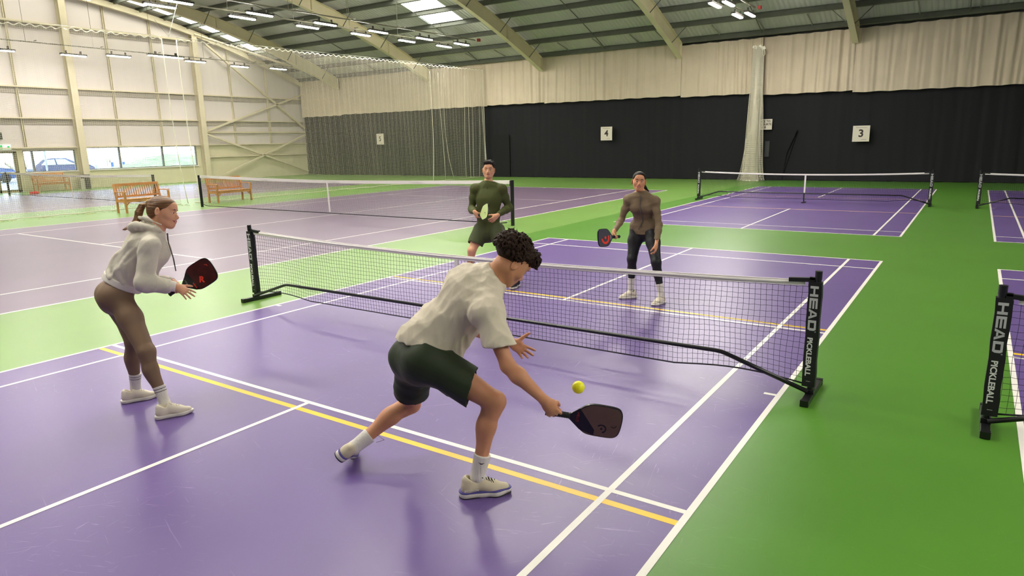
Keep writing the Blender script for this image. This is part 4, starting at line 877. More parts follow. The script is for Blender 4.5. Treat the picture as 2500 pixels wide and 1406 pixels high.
def shoe(par, org, heel, toe, ank, mats, side, L=.285, up=(0, 0, 1), style='runner', res=.0035, lacem=None):
    O = np.asarray(org); heel = np.asarray(heel, float); a = nv(np.asarray(toe) - heel); b_ = np.asarray(up, float); b_ = nv(b_ - a * a.dot(b_)); c = np.cross(a, b_); q = L / .285
    Q = lambda x, y, z: heel + (a * x + c * y + b_ * z) * q
    s = Sdf(res); s.cone(Q(.042, 0, .045), Q(.050, 0, .088), .034 * q, .036 * q, .02); s.cone(Q(.05, 0, .058), Q(.13, 0, .062), .038 * q, .034 * q, .02); s.cone(Q(.13, 0, .060), Q(.175, .002, .046), .035 * q, .036 * q, .02)
    s.cone(Q(.17, .002, .042), Q(.238, .004, .036), .040 * q, .027 * q, .02, flat=b_, fs=.8); s.cone(Q(.13, .0, .066), Q(.100, 0, .098), .028 * q, .022 * q, .02)
    s.cone(Q(.04, 0, .1), Q(.03, 0, .1), .012 * q, .010 * q, .02)
    s.cone(Q(.065, 0, .125), Q(.07, 0, .085), .030 * q, .024 * q, .008, sub=True)
    s.cut(Q(0, 0, .024), -b_); o = s.build('shoe', mats[0], par, O)
    s = Sdf(res); s.cone(Q(.034, 0, .02), Q(.12, .0, .02), .040 * q, .035 * q, .02, flat=b_, fs=.9); s.cone(Q(.12, 0, .02), Q(.19, .003, .02), .036 * q, .045 * q, .02, flat=b_, fs=.9); s.cone(Q(.19, .003, .02), Q(.25, .004, .027), .044 * q, .030 * q, .02, flat=b_, fs=.9)
    s.cut(Q(0, 0, .001), -b_); s.cut(Q(0, 0, .031), b_); so = s.build('sole', mats[1], o, O)
    if style == 'trail':
        s = Sdf(res * .9); s.cone(Q(.034, 0, .032), Q(.12, .0, .032), .0405 * q, .0355 * q, .02, flat=b_, fs=.9); s.cone(Q(.12, 0, .032), Q(.19, .003, .030), .0365 * q, .0445 * q, .02, flat=b_, fs=.9); s.cone(Q(.19, .003, .03), Q(.248, .004, .03), .0445 * q, .030 * q, .02, flat=b_, fs=.9)
        s.cut(Q(0, 0, .0285), -b_); s.cut(Q(0, 0, .0375), b_); s.build('foam_stripe', mats[2], o, O)
        s = Sdf(res); s.cone(Q(.034, 0, .006), Q(.10, .0, .006), .0405 * q, .036 * q, .02, flat=b_, fs=.9); s.cone(Q(.15, 0, .006), Q(.19, .003, .006), .038 * q, .0455 * q, .02, flat=b_, fs=.9); s.cone(Q(.19, .003, .006), Q(.252, .004, .018), .0445 * q, .030 * q, .02, flat=b_, fs=.9)
        s.cut(Q(0, 0, -.001), -b_); s.cut(Q(0, 0, .007), b_, None); s.build('outsole', M_SLV, o, O)
    m = MB(); lm = lacem or mats[0]
    for i in range(5):
        x = .116 + i * .017; z = .1145 - i * .0076 - (i > 2) * .002; wd = .020 + .0015 * i; sg = 1 if i % 2 else -1
        m.tube([Q(x, -wd, z - .012), Q(x + .004, 0, z + .001), Q(x + .012 * (i < 4), wd, z - .014)], .0026 * q, 5); m.tube([Q(x + .01, -wd, z - .015), Q(x + .004, 0, z), Q(x, wd, z - .012)], .0026 * q, 5)
    for sg in (-1, 1): m.tube([Q(.118, 0, .113), Q(.105, sg * .02, .124), Q(.122, sg * .034, .112), Q(.12, sg * .012, .112)], .0022 * q, 5)
    m.v = [tuple(np.asarray(v) - O) for v in m.v]; m.build('laces', lm, o, smooth=True)
    return o, Q
def sock(par, org, ank, up_, h, r0, r1, m, stripes=None, foot=None, res=.0035):
    O = np.asarray(org); s = Sdf(res); d = nv(np.asarray(up_) - ank); top = ank + d * h
    s.cone(ank, top, r0, r1, .01)
    if foot is not None: s.cone(ank, foot, r0 * .92, r0 * .55, .02)
    s.cut(top, d); o = s.build('sock', m, par, O)
    if stripes:
        for z in stripes:
            q = Sdf(.0025); p = ank + d * z; rr = r0 + (r1 - r0) * z / h + .0012; q.cone(p - d * .02, p + d * .02, rr, rr, .005); q.cut(p + d * .003, d); q.cut(p - d * .003, -d); q.build('stripe', M_SLV, o, O)
    return o
# paddles: local frame origin at the butt, axis A along the paddle, N its face normal
def paddle(label, butt, ax, nrm, edgem, facem, gripm, L=.40, Wd=.2, decor=None):
    ax = nv(ax); nrm = np.asarray(nrm, float); nrm = nv(nrm - ax * ax.dot(nrm)); sd = np.cross(ax, nrm); butt = np.asarray(butt, float)
    e = tag(empty('pickleball_paddle', tuple(butt)), label, 'paddle', 'pickleball paddles'); M4 = Matrix((Vector(sd), Vector(ax), Vector(nrm))).transposed()
    e.rotation_euler = M4.to_euler()
    out = []; h = Wd / 2; y0 = .13; y1 = L
    cnt = [(-.017, y0 - .01), (-.02, y0 + .012), (-h * .62, y0 + .05), (-h * .92, y0 + .085), (-h, y0 + .12), (-h, y1 - .06), (-h * .93, y1 - .025), (-h * .7, y1 - .006), (-h * .3, y1)]
    cnt = cnt + [(-x, y) for x, y in cnt[::-1]]
    # round the outline
    for it in range(2):
        o2 = []
        for i in range(len(cnt)):
            a = np.array(cnt[i]); b = np.array(cnt[(i + 1) % len(cnt)]); o2 += [tuple(a * .75 + b * .25), tuple(a * .25 + b * .75)]
        cnt = o2
    def plate(pts, t, mb):
        n = len(pts); mb.poly([(x, y, t) for x, y in pts][::-1]); mb.poly([(x, y, -t) for x, y in pts])
        for i in range(n): a = pts[i]; b = pts[(i + 1) % n]; mb.quad((a[0], a[1], -t), (b[0], b[1], -t), (b[0], b[1], t), (a[0], a[1], t))
    c0 = np.array([0, (y0 + y1) / 2 + .02]); inner = [tuple(c0 + (np.array(p) - c0) * .955) for p in cnt]
    s = MB(); plate(inner, .0066, s); s.build('face', facem, e)
    s = MB(); plate(cnt, .0058, s); s.build('edge_guard', edgem, e, bevel=.002)
    s = MB(); s.tube([(0, .002, 0), (0, .004, 0), (0, .125, 0), (0, .13, 0)], [.017, .0175, .0155, .014], 12); s.tube([(0, 0, 0), (0, .008, 0)], .0195, 12)
    for q in range(9): s.tube([(0, .014 + q * .0125, 0), (0, .0165 + q * .0125, 0)], .0172, 12)
    s.build('grip', gripm, e, True)
    for nm, m, kind, data in (decor or []):
        s = MB(); z = .0070
        if kind == 'poly': add_polys(s, data, (0, 0, z), (1, 0, 0), (0, 1, 0), .0005)
        else:
            txt, size, x, y, ang, bold = data; ca, sa = math.cos(ang), math.sin(ang)
            add_text(s, txt, size, (x, y, z), (ca, sa, 0), (-sa, ca, 0), bold=bold, ext=.0006)
        s.build(nm, m, e)
    return e

JO = {}
JO['manA'] = dict(ankR=(1.960, -2.412, 0.110), kneeR=(2.029, -2.327, 0.542), hipR=(1.687, -2.456, 0.754), ankL=(1.105, -2.547, 0.123), kneeL=(1.290, -2.215, 0.339), hipL=(1.487, -2.366, 0.720), waist=(1.640, -2.349, 0.904), chest=(1.791, -2.236, 1.083), neck=(1.906, -2.128, 1.198), shR=(1.990, -2.321, 1.045), elR=(2.147, -2.358, 0.779), wrR=(2.335, -2.309, 0.571), shL=(1.687, -2.059, 1.135), elL=(1.706, -2.026, 0.832), wrL=(1.849, -1.879, 0.737), head=(2.026, -2.067, 1.264))
JO['womA'] = dict(ankR=(-0.747, -2.702, 0.094), kneeR=(-0.861, -2.728, 0.480), hipR=(-1.158, -2.732, 0.863), ankL=(-1.238, -2.663, 0.100), kneeL=(-1.167, -2.662, 0.489), hipL=(-1.341, -2.662, 0.851), waist=(-1.164, -2.610, 1.062), chest=(-1.073, -2.529, 1.230), neck=(-1.002, -2.458, 1.363), shR=(-0.872, -2.584, 1.251), elR=(-0.824, -2.681, 0.994), wrR=(-0.735, -2.522, 0.939), shL=(-1.198, -2.420, 1.214), elL=(-1.239, -2.450, 0.920), wrL=(-0.954, -2.461, 0.892), head=(-0.961, -2.412, 1.479))
JO['womB'] = dict(ankR=(0.684, 2.491, 0.127), kneeR=(0.704, 2.455, 0.503), hipR=(0.690, 2.633, 0.847), ankL=(1.119, 2.389, 0.116), kneeL=(1.061, 2.352, 0.508), hipL=(0.897, 2.603, 0.852), waist=(0.793, 2.600, 1.018), chest=(0.786, 2.534, 1.164), neck=(0.789, 2.496, 1.295), shR=(0.643, 2.454, 1.231), elR=(0.564, 2.434, 0.980), wrR=(0.602, 2.152, 0.845), shL=(0.956, 2.539, 1.213), elL=(1.030, 2.491, 0.931), wrL=(1.071, 2.315, 0.720), head=(0.770, 2.473, 1.448))
JO['manB'] = dict(ankR=(-1.679, 2.218, 0.083), kneeR=(-1.596, 2.216, 0.475), hipR=(-1.564, 2.407, 0.741), ankL=(-0.945, 2.359, 0.128), kneeL=(-1.072, 2.318, 0.442), hipL=(-1.351, 2.455, 0.747), waist=(-1.454, 2.443, 0.972), chest=(-1.435, 2.437, 1.183), neck=(-1.453, 2.451, 1.379), shR=(-1.616, 2.373, 1.319), elR=(-1.684, 2.353, 1.041), wrR=(-1.491, 2.154, 1.005), shL=(-1.287, 2.546, 1.308), elL=(-1.231, 2.615, 1.050), wrL=(-1.202, 2.294, 0.975), head=(-1.456, 2.474, 1.573))
CUP = np.array((-0.101, 0.186, 0.977))

# ================================================================ the four players
def cloth(name, rgb, rough=.85, bs=60, bump=.12, **k): return mat(name, rgb, rough, bump=bump, bscale=bs, spec=.25, **k)
M_SKINA = mat('tanned_skin', srgb(200, 142, 108), .5, var=.07, vscale=14, sss=.15, spec=.35); M_SKINW = mat('fair_skin', srgb(216, 160, 128), .5, var=.06, vscale=16, sss=.15, spec=.35)
M_SKINB = mat('warm_olive_skin', srgb(204, 144, 108), .5, var=.06, vscale=16, sss=.15, spec=.35); M_SKINC = mat('light_tan_skin', srgb(210, 156, 122), .5, var=.06, vscale=16, sss=.15, spec=.35)
M_HAIRA = mat('dark_brown_curly_hair', srgb(48, 33, 26), .5, var=.5, vscale=60, bump=.7, bscale=120, spec=.12); M_HAIRW = mat('light_brown_hair', srgb(112, 76, 44), .42, var=.5, vscale=70, vstretch=(.12, .12, 1), bump=.6, bscale=120, bstretch=(.12, .12, 1), spec=.35)
M_HAIRB = mat('black_brown_hair', srgb(28, 19, 17), .5, var=.3, vscale=40, bump=.5, bscale=80, spec=.15); M_FADE = mat('short_faded_hair', srgb(92, 66, 50), .7, var=.2, vscale=120)
M_LIPM = mat('lip_skin', srgb(158, 92, 78), .4); M_LIPW = mat('pink_lips', srgb(188, 104, 96), .4)
M_TEE = cloth('beige_cotton', srgb(214, 203, 184), bs=220, bump=.1); M_SHORT = cloth('dark_green_shorts_fabric', srgb(44, 54, 36), .6, bs=300, bump=.06); M_SOCKW = mat('white_ribbed_sock', srgb(218, 212, 206), .9, bump=.4, bscale=120, bstretch=(1, 1, .05))
M_SHOEA = mat('cream_trail_shoe_mesh', srgb(206, 194, 168), .75, bump=.2, bscale=300); M_SOLEA = mat('white_foam_sole', srgb(222, 216, 208), .6); M_VIOLET = mat('violet_foam', srgb(84, 76, 150), .6)
M_HOOD = cloth('light_grey_melange', srgb(206, 198, 184), bs=260, bump=.15, var=.05, vscale=200); M_RIB = mat('pale_grey_rib', srgb(222, 214, 206), .85, bump=.3, bscale=150); M_LEGG = cloth('taupe_leggings_fabric', srgb(124, 100, 80), .6, bs=400, bump=.04)
M_SHOEW = mat('off_white_knit_shoe', srgb(220, 210, 192), .8, bump=.15, bscale=220); M_CORDG = mat('dark_grey_cord', srgb(78, 74, 70), .8)
M_JACK = cloth('olive_brown_jersey', srgb(116, 98, 76), .65, bs=300, bump=.08); M_BLEGG = cloth('black_leggings_fabric', srgb(34, 34, 38), .55, bs=300, bump=.05)
M_OLIVE = cloth('olive_green_jersey', srgb(72, 77, 40), .75, bs=300, bump=.08); M_OSHORT = cloth('olive_shorts_fabric', srgb(64, 70, 42), .7, bs=300, bump=.06)
M_PRED = mat('dark_red_paddle_face', srgb(66, 12, 16), .35, var=.6, vscale=12); M_PBRN = mat('translucent_brown_paddle_face', srgb(98, 70, 64), .3, var=.06, vscale=10); M_PGRY = mat('grey_carbon_paddle_face', srgb(72, 70, 84), .4, var=.1, vscale=60); M_PLIM = mat('pale_lime_paddle_face', srgb(178, 196, 124), .4)
M_RED = mat('bright_red_print', srgb(236, 62, 44), .45); M_PBLK = mat('glossy_black_plastic', srgb(14, 14, 16), .25); M_GRIP = mat('black_grip_tape', srgb(18, 18, 20), .7, bump=.3, bscale=80)
J_ = {k: {q: np.array(p) for q, p in v.items()} for k, v in JO.items()}
def arcs(cx, cy, r0, r1, a0, a1): return arc_polys(cx, cy, r0, r1, math.radians(a0), math.radians(a1))
def head_txt(h, w_, x, y, shear=0):
    P, W = head_word(h); k = w_ / W; return [[(x + q[0] * k, y + q[1]) for q in p] for p in P]
def person(J, key, label, male, skin, sc, res, headf, headu, hands, hk, nr=.055):
    root = np.array([*((J['ankR'] + J['ankL'])[:2] / 2), 0.0]); B = Sdf(res)
    body_into(B, J, male, sc); PA = head_into(B, J['head'], headf, headu, hk, male, J['neck'], nr)
    for side, h in hands.items(): hand_into(B, J['wr' + side], side=1 if side == 'R' else -1, sc=h.pop('sc', .98 if male else .9), **h)
    o = B.build('person', skin, None, root); o.location = root; tag(o, label, 'person'); return o, root, PA
def lockhair(B, base, n, f, u, r, seed, c, kf=1.0, length=.03, rad=.008, out=.6, region=lambda p: True):
    rs = np.random.RandomState(seed); k = 0
    while k < n:
        v = nv(rs.randn(3)); q = (v.dot(r), v.dot(f), v.dot(u))
        if not region(q): continue
        p = c + (r * v.dot(r) * base[0] + f * v.dot(f) * base[1] + u * v.dot(u) * base[2]); vc = nv(u * .85 - f * .5); t = nv(nv(v - vc) * 1.6 + rs.randn(3) * .55); t = nv(t - v * t.dot(v) + v * out * rs.rand())
        L = length * (.6 + .8 * rs.rand()); m = p + t * L * .55 + v * L * .25; e = m + nv(t * .4 - v * .5 + rs.randn(3) * .4) * L * .5
        B.cone(p - v * .004, m, rad, rad * .8, .006); B.cone(m, e, rad * .8, rad * .35, .004); k += 1

# ---------------------------------------------------------------- 1: man in the beige shirt lunging low
J = J_['manA']; J['head'] = J['head'] + np.array((-0.733, -0.347, 0.585)) * .036; J['toeR'] = np.array((2.08, -2.30, .05)); J['toeL'] = np.array((0.970, -2.446, 0.008))
J['ffR'] = np.array((0.966, 0.254, -0.056)); J['ffL'] = np.array((0.534, 0.599, -0.597))
Hh = np.array((2.393, -2.290, 0.540)); d_ = nv((0.382, 0.309, -0.871)); ax_ = nv((0.856, 0.489, -0.170)); t_ = nv(ax_ - d_ * ax_.dot(d_)); n_ = np.cross(t_, d_); J['wrR'] = Hh - d_ * .092 - n_ * .026
man, root, (PH, AH) = person(J, 'manA', 'man in beige t-shirt and dark green shorts lunging low with his paddle', True, M_SKINA, 1.03, .0035, (0.312, 0.594, -0.742), (0.457, 0.606, 0.652),
    dict(R=dict(d=d_, t=t_, fcurl=[(30, 88, 55), (38, 92, 60), (42, 92, 60), (46, 92, 60)], spread=.02, thumb=(.25, .95, 1.2)), L=dict(d=(0.757, 0.302, -0.579), t=(0.386, 0.470, 0.793), fcurl=[(5, 10, 8), (14, 16, 12), (22, 22, 15), (32, 28, 20)], spread=.16, thumb=(.75, .15, .1))), 1.06, .060)
r_, f_, u_ = AH; c_ = J['head']; hc, fr, hf, lat = axes_of(J)
face_parts(man, root, PH, AH, 1.06, M_HAIRA, M_LIPM)
b = Sdf(.0026); b.ell(PH(0, -.040, .050), (.088, .114, .092), AH, .01); b.ell(PH(0, .045, .088), (.070, .060, .042), AH, .05)
lockhair(b, (.090, .116, .095), 1000, f_, u_, r_, 3, PH(0, -.040, .05), length=.034, rad=.0040, out=.06, region=lambda q: q[2] > -.35 and (q[2] > .2 or q[1] < .3))
lockhair(b, (.071, .061, .043), 260, f_, u_, r_, 9, PH(0, .047, .088), length=.036, rad=.0040, out=.15, region=lambda q: q[1] > -.2)
for q_ in range(9): x_ = -.05 + q_ * .0125; b.path([PH(x_, .085, .085), PH(x_ * 1.1, .112, .065 - .004 * (q_ % 3)), PH(x_ * 1.15, .116 + .004 * (q_ % 2), .040 - .008 * (q_ % 2))], [.009, .006, .002], .006)
b.cut(PH(0, 0, .006), -u_ * .90 + f_ * .43); b.cut(PH(0, -.06, -.060), -u_); hr = b.build('hair', M_HAIRA, man, root)
b = Sdf(.0032); b.ell(PH(0, -.016, .030), (.0785, .0985, .084), AH, .01); b.cut(PH(0, .028, 0), f_); b.cut(PH(0, -.055, -.030), -u_ * .9 + f_ * .4); b.cut(PH(0, -.02, .06), u_); b.build('faded_sides', M_FADE, man, root)
# shirt
U_ = nv(J['waist'] - hc)
b = Sdf(.0048); b.cone(hc - U_ * .03, J['waist'], .176, .154, .05, flat=hf, fs=.86); b.cone(J['waist'], J['chest'], .152, .170, .05, flat=fr, fs=.78); b.cone(J['chest'], J['neck'] - nv(J['neck'] - J['chest']) * .05, .165, .095, .05, flat=fr, fs=.76)
b.ell(J['chest'] - fr * .035 + nv(J['neck'] - J['chest']) * .06 + lat * .03, (.14, .14, .12), None, .06)
b.cone(J['chest'] + fr * .075, J['waist'] + fr * .135 - U_ * .07, .095, .085, .05); b.cone(J['waist'] + fr * .135 - U_ * .07, hc + fr * .12, .085, .07, .05)
for S_ in 'RL':
    sd, el = J['sh' + S_], J['el' + S_]; e_ = sd + (el - sd) * (.70 if S_ == 'R' else .62); b.cone(J['neck'] - nv(J['neck'] - J['chest']) * .02, sd, .075, .078, .05); b.cone(sd - nv(el - sd) * .01, e_ + nv(el - sd) * .06, .083, .088, .045)
# creases
def ridge(pts, r=.010, k=.02): b.path([np.array(p) for p in pts], [r * .4] + [r] * (len(pts) - 2) + [r * .4], k)
side_ = -lat
def sp_pt(t, a, off=0.0):   # point on the near flank of the shirt: t along hips->neck, a angle from the side towards the back
    t0 = [hc + U_ * .05, J['waist'], J['chest'], J['neck']]; x = t * 3; i = min(2, int(x)); c = t0[i] + (t0[i + 1] - t0[i]) * (x - i); rr = [.168, .152, .172, .10]; R_ = rr[i] + (rr[i + 1] - rr[i]) * (x - i)
    F_ = hf if i == 0 else fr; return c + side_ * math.cos(a) * (R_ + off) - F_ * math.sin(a) * (R_ * .8 + off)
b.ell(hc + U_ * .085 - hf * .055, (.145, .14, .13), None, .06)
b.wrinkle(.0105, 36, 5, nv(U_ * .8 + side_ * .35 - hf * .5)); b.sm = 1
sR, eR = J['shR'], J['elR']; aR = nv(eR - sR); sL, eL = J['shL'], J['elL']; aL = nv(eL - sL)
b.cut(np.array((2.094, -2.331, 0.879)), nv(np.array((0.199, -0.118, -0.973))), (sR + (eR - sR) * 1.0, .24)); b.cut(sL + (eL - sL) * .62, aL, (sL + (eL - sL) * .85, .13))
b.cut(np.array((1.626, -2.390, 0.784)), -nv(np.array((0.205, 0.376, 0.904))))
b.cone(sR + (eR - sR) * .55, sR + (eR - sR) * .95, .072, .078, .01, sub=True)
nk = nv(c_ - J['neck']); b.cone(J['neck'] - nk * .03, J['neck'] + nk * .12, .068, .072, .012, sub=True); b.cut(J['neck'] + nk * .030, nk, (J['neck'] + nk * .08, .14))
tee = b.build('t_shirt', M_TEE, man, root)
b = Sdf(.003); rg_ = []
ez = nv(np.cross(nk, side_)); ew = np.cross(ez, nk)
rg_ = [J['neck'] + nk * .028 + (ew * math.cos(a) + ez * math.sin(a)) * .0725 for a in np.linspace(0, 2 * PI, 25)]
b.path(rg_, [.0065] * 25, .004, flat=nk, fs=1.0); b.build('collar', M_TEE, tee, root)
# shorts
b = Sdf(.0048); b.cone(hc, hc + U_ * .12, .158, .140, .05, flat=hf, fs=.86)
for S_, fz in (('R', .66), ('L', .70)):
    hip, kn = J['hip' + S_], J['knee' + S_]; th = nv(kn - hip); L_ = np.linalg.norm(kn - hip)
    b.ell(hip - hf * .042 - U_ * .01, (.112,) * 3, None, .08); b.cone(hip, hip + th * L_ * (fz + .12), .112, .110, .05)
for S_, a0 in (('R', 0), ('R', 1), ('R', 2), ('L', 0)):
    hip, kn = J['hip' + S_], J['knee' + S_]; th = nv(kn - hip); v_ = nv(np.cross(th, hf)); v_ = v_ if v_.dot(side_) > 0 else -v_
    b.path([hip + th * (.02 + .05 * a0) + (v_ * .112 + hf * .02 * (a0 - 1)), hip + th * (.14 + .04 * a0) + (v_ * .104 + hf * (.05 - .05 * a0))], [.008, .003], .02)
b.wrinkle(.0035, 30, 8, J['kneeR'] - J['hipR']); b.cut(hc + U_ * .13, U_)
for S_, fz in (('R', .66), ('L', .74)):
    hip, kn = J['hip' + S_], J['knee' + S_]; th = nv(kn - hip); L_ = np.linalg.norm(kn - hip); e_ = hip + th * L_ * fz
    tilt = nv(th + np.array((0.829, 0.559, -0.021)) * (1 if S_ == 'R' else 0)); b.cut(e_, tilt, (e_ + th * .08, .145)); b.cone(e_ - th * .10, e_ + th * .06, .094, .102, .01, sub=True)
b.build('shorts', M_SHORT, man, root)
for S_, h_, ffd in (('R', .135, (2.00, -2.37, .045)), ('L', .125, (1.011, -2.507, 0.044))):
    an = J['ank' + S_]; so = sock(man, root, an, J['knee' + S_], h_, .040, .0485, M_SOCKW, foot=np.array(ffd))
    up2 = nv(J['knee' + S_] - an)
    if S_ == 'R':
        s = MB(); p0 = an + up2 * .10; toc = nv(np.array([4.1, -5.17, .5]) - p0); toc = nv(toc - up2 * toc.dot(up2)); rt = np.cross(up2, toc)
        pl = [(-.020, .006), (-.008, -.006), (.004, -.008), (.022, .004), (.006, -.002), (-.006, -.001)]
        s.poly([tuple(p0 + toc * .0485 + rt * x * .9 * -1 + up2 * y - root) for x, y in pl]); s.poly([tuple(p0 + toc * .0478 + rt * x * .9 * -1 + up2 * y - root) for x, y in pl][::-1]); s.build('tick_mark', M_SLV, so)
sh_mats = (M_SHOEA, M_SOLEA, M_VIOLET)
shR, QR = shoe(man, root, (1.892, -2.490, .0), (2.10, -2.285, .0), None, sh_mats, 1, .30, (0, 0, 1), 'trail', .0033, M_SLV)
s = MB(); add_text(s, 'SALOMON', .017, QR(.058, .0415, .050) - root, QR(1, -.0, .0) - QR(0, 0, 0), QR(0, 0, 1) - QR(0, 0, 0), bold=.0004); s.build('lettering', M_SOLEA, shR)
hL = np.array((1.079, -2.658, 0.095)); tL = hL + np.array((-0.401, 0.875, -0.271)) * .28; shoe(man, root, hL, tL, None, sh_mats, -1, .285, (0.567, 0.597, 0.568), 'trail', .0035, M_SLV)
s = MB(); a_ = J['ankL'] + np.array((.03, .06, .02)); s.tube([a_ - root, a_ + (.07, .05, .05) - root, a_ + (.10, .08, .01) - root, a_ + (.05, .06, -.01) - root], .0016, 5); s.build('lace_loop', M_SLV, man, smooth=True)
paddle('brown faced paddle with black edge reaching under the yellow ball in the lunging man\'s hand', Hh - ax_ * .048, ax_, (0.575, -0.788, -0.223), M_PBLK, M_PBRN, M_GRIP, .405, .195,
    [('lettering', M_RED, 'poly', head_txt(.013, .06, -.035, .165)), ('emblem', M_PBLK, 'poly', arcs(.045, .305, .020, .027, 20, 235) + arcs(.045, .305, 0, .006, 0, 350)), ('emblem', M_PBLK, 'poly', arcs(.012, .365, .012, .015, -60, 90)),
     ('dark_panel', M_PBLK, 'poly', [[(-.018, .131), (.018, .131), (.07, .19), (.092, .27), (.06, .27), (-.06, .175)]])])
# ball
b = Sdf(.002); bc = np.array((2.320, -1.894, 0.542)); b.ell(bc, (.037,) * 3, None, .002)
for q_ in range(26):
    a_ = math.acos(1 - 2 * (q_ + .5) / 26); ph_ = PI * (1 + 5 ** .5) * q_; v_ = np.array([math.cos(ph_) * math.sin(a_), math.sin(ph_) * math.sin(a_), math.cos(a_)]); b.ell(bc + v_ * .0375, (.0028,) * 3, None, .001, True)
bo = b.build('pickleball', mat('neon_yellow_plastic', srgb(250, 244, 24), .4), None, bc); bo.location = bc; tag(bo, 'bright yellow pickleball in the air above the lunging man\'s paddle', 'ball')

# ---------------------------------------------------------------- 2: woman in the grey hoodie
J = J_['womA']; J['toeR'] = np.array((-.61, -2.56, .04)); J['toeL'] = np.array((-1.12, -2.50, .04)); J['ffR'] = np.array((0.763, 0.645, -0.044)); J['ffL'] = np.array((0.763, 0.645, -0.044))
Hh = np.array((-0.886, -2.429, 0.886)); ax_ = nv((0.647, 0.572, 0.504)); d_ = nv((0.499, 0.181, -0.847)); t_ = ax_; n_ = np.cross(t_, d_) * -1; J['wrL'] = Hh - d_ * .07 - n_ * .026
J['wrR'] = np.array((-0.723, -2.513, 0.945)); J['elR'] = np.array((-0.855, -2.677, 0.993))
woman, root, (PH, AH) = person(J, 'womA', 'woman in light grey hoodie and taupe leggings standing ready at the left', False, M_SKINW, 1.0, .0048, (0.749, 0.645, -0.148), (-0.017, 0.241, 0.970),
    dict(L=dict(d=d_, t=t_, curl=(55, 75, 55), spread=.02, thumb=(.35, .9, .9)), R=dict(d=(0.778, 0.374, -0.505), t=(-0.020, 0.778, 0.628), fcurl=[(8, 10, 8), (12, 12, 8), (20, 14, 10), (26, 18, 10)], spread=.14, thumb=(.6, .5, .3))), 1.0, .048)
r_, f_, u_ = AH; c_ = J['head']; hc, fr, hf, lat = axes_of(J); side_ = -lat; U_ = nv(J['waist'] - hc)
face_parts(woman, root, PH, AH, 1.0, M_HAIRW, M_LIPW, 1.0)
def womens_hair(par, root, PH, AH, m, kind, k=1.0):
    r_, f_, u_ = AH; b = Sdf(.003); b.ell(PH(0, -.016, .036), (.0805 * k, .1005 * k, .0885 * k), AH, .01); b.ell(PH(0, .03, .06), (.066 * k, .052 * k, .042 * k), AH, .03); b.ell(PH(0, -.05, -.01), (.066 * k, .06 * k, .055 * k), AH, .03)
    b.ell(PH(0, -.1, .050), (.030, .026, .030), AH, .02)
    b.cut(PH(0, .052, .042) + f_ * (.008 if kind == 'low' else 0), f_ * .82 - u_ * .57); b.cut(PH(0, -.02, -.028), -u_ * .86 + f_ * .5); return b
b = womens_hair(woman, root, PH, AH, M_HAIRW, 'high'); hr = b.build('hair', M_HAIRW, woman, root)
s = MB(); s.tube([tuple(PH(.024 * math.cos(a), -.118 + .004 * math.sin(a), .054 + .024 * math.sin(a)) - root) for a in np.linspace(0, 2 * PI, 16)], .006, 6); s.build('hair_tie', mat('gold_hair_tie', srgb(190, 160, 100), .6), hr, smooth=True)
b = Sdf(.0032); rs = np.random.RandomState(2); base_ = [PH(0, -.11, .055), PH(0, -.150, .035), PH(0, -.168, -.02), PH(0, -.170, -.075), PH(0, -.205, -.125), PH(0, -.262, -.165)]
for q_ in range(26):
    a = rs.rand() * 6.28; rr_ = .020 * rs.rand() ** .5; o_ = r_ * math.cos(a) * rr_ + f_ * math.sin(a) * rr_; w_ = [.3, 1, 1.15, 1.1, .9, .25 + .5 * rs.rand()]
    b.path([p + o_ * w_[i] + f_ * .004 * math.sin(i * 2 + q_) for i, p in enumerate(base_)], [.007, .009, .008, .0075, .006, .0015], .004)
b.build('ponytail', M_HAIRW, woman, root)
# hoodie
b = Sdf(.005); b.cone(hc + U_ * .06, J['waist'], .158, .150, .05, flat=hf, fs=.9); b.cone(J['waist'], J['chest'], .150, .152, .05, flat=fr, fs=.85); b.cone(J['chest'], J['neck'] - nv(J['neck'] - J['chest']) * .05, .148, .09, .05, flat=fr, fs=.8)
b.cone(J['chest'] + fr * .085, J['waist'] + fr * .085, .10, .10, .05); b.cone(J['neck'] + fr * .03 - nv(J['neck'] - J['chest']) * .08, J['chest'] + fr * .085, .07, .10, .05)
for S_ in 'RL':
    sd, el, wr = J['sh' + S_], J['el' + S_], J['wr' + S_]; b.cone(J['neck'] - nv(J['neck'] - J['chest']) * .03, sd, .062, .064, .05); b.cone(sd, el, .067, .066, .04); b.cone(el, el + (wr - el) * .80, .066, .050, .04)
    b.path([el + nv(sd - el) * .06 + side_ * .06 * (1 if S_ == 'R' else -1), el + fr * .03, el + nv(wr - el) * .06 + side_ * .05 * (1 if S_ == 'R' else -1)], [.004, .010, .004], .02)
for (t0_, a0, t1_, a1, rr) in ((.05, -.2, .30, .7, .011), (.10, -.5, .45, .2, .012), (.06, .5, .20, 1.2, .010), (.30, .4, .62, .2, .010), (.45, -.6, .68, .3, .010), (.55, .4, .80, .9, .009), (.22, .9, .5, 1.1, .008)):
    t0 = [hc + U_ * .08, J['waist'], J['chest'], J['neck']]; rr4 = [.158, .150, .152, .10]; pp = []
    for q in np.linspace(0, 1, 6):
        t = t0_ + (t1_ - t0_) * q; a = a0 + (a1 - a0) * q + .15 * math.sin(q * 3); x = t * 3; i = min(2, int(x)); cc = t0[i] + (t0[i + 1] - t0[i]) * (x - i); R_ = rr4[i] + (rr4[i + 1] - rr4[i]) * (x - i); pp.append(cc + side_ * math.cos(a) * R_ - (hf if i == 0 else fr) * math.sin(a) * R_ * .87)
    b.path(pp, [rr * .4, rr, rr, rr, rr, rr * .4], .022)
nk = nv(c_ - J['neck']); bk = -nv(fr - nk * fr.dot(nk)); AA = np.linspace(-2.5, 2.5, 15)
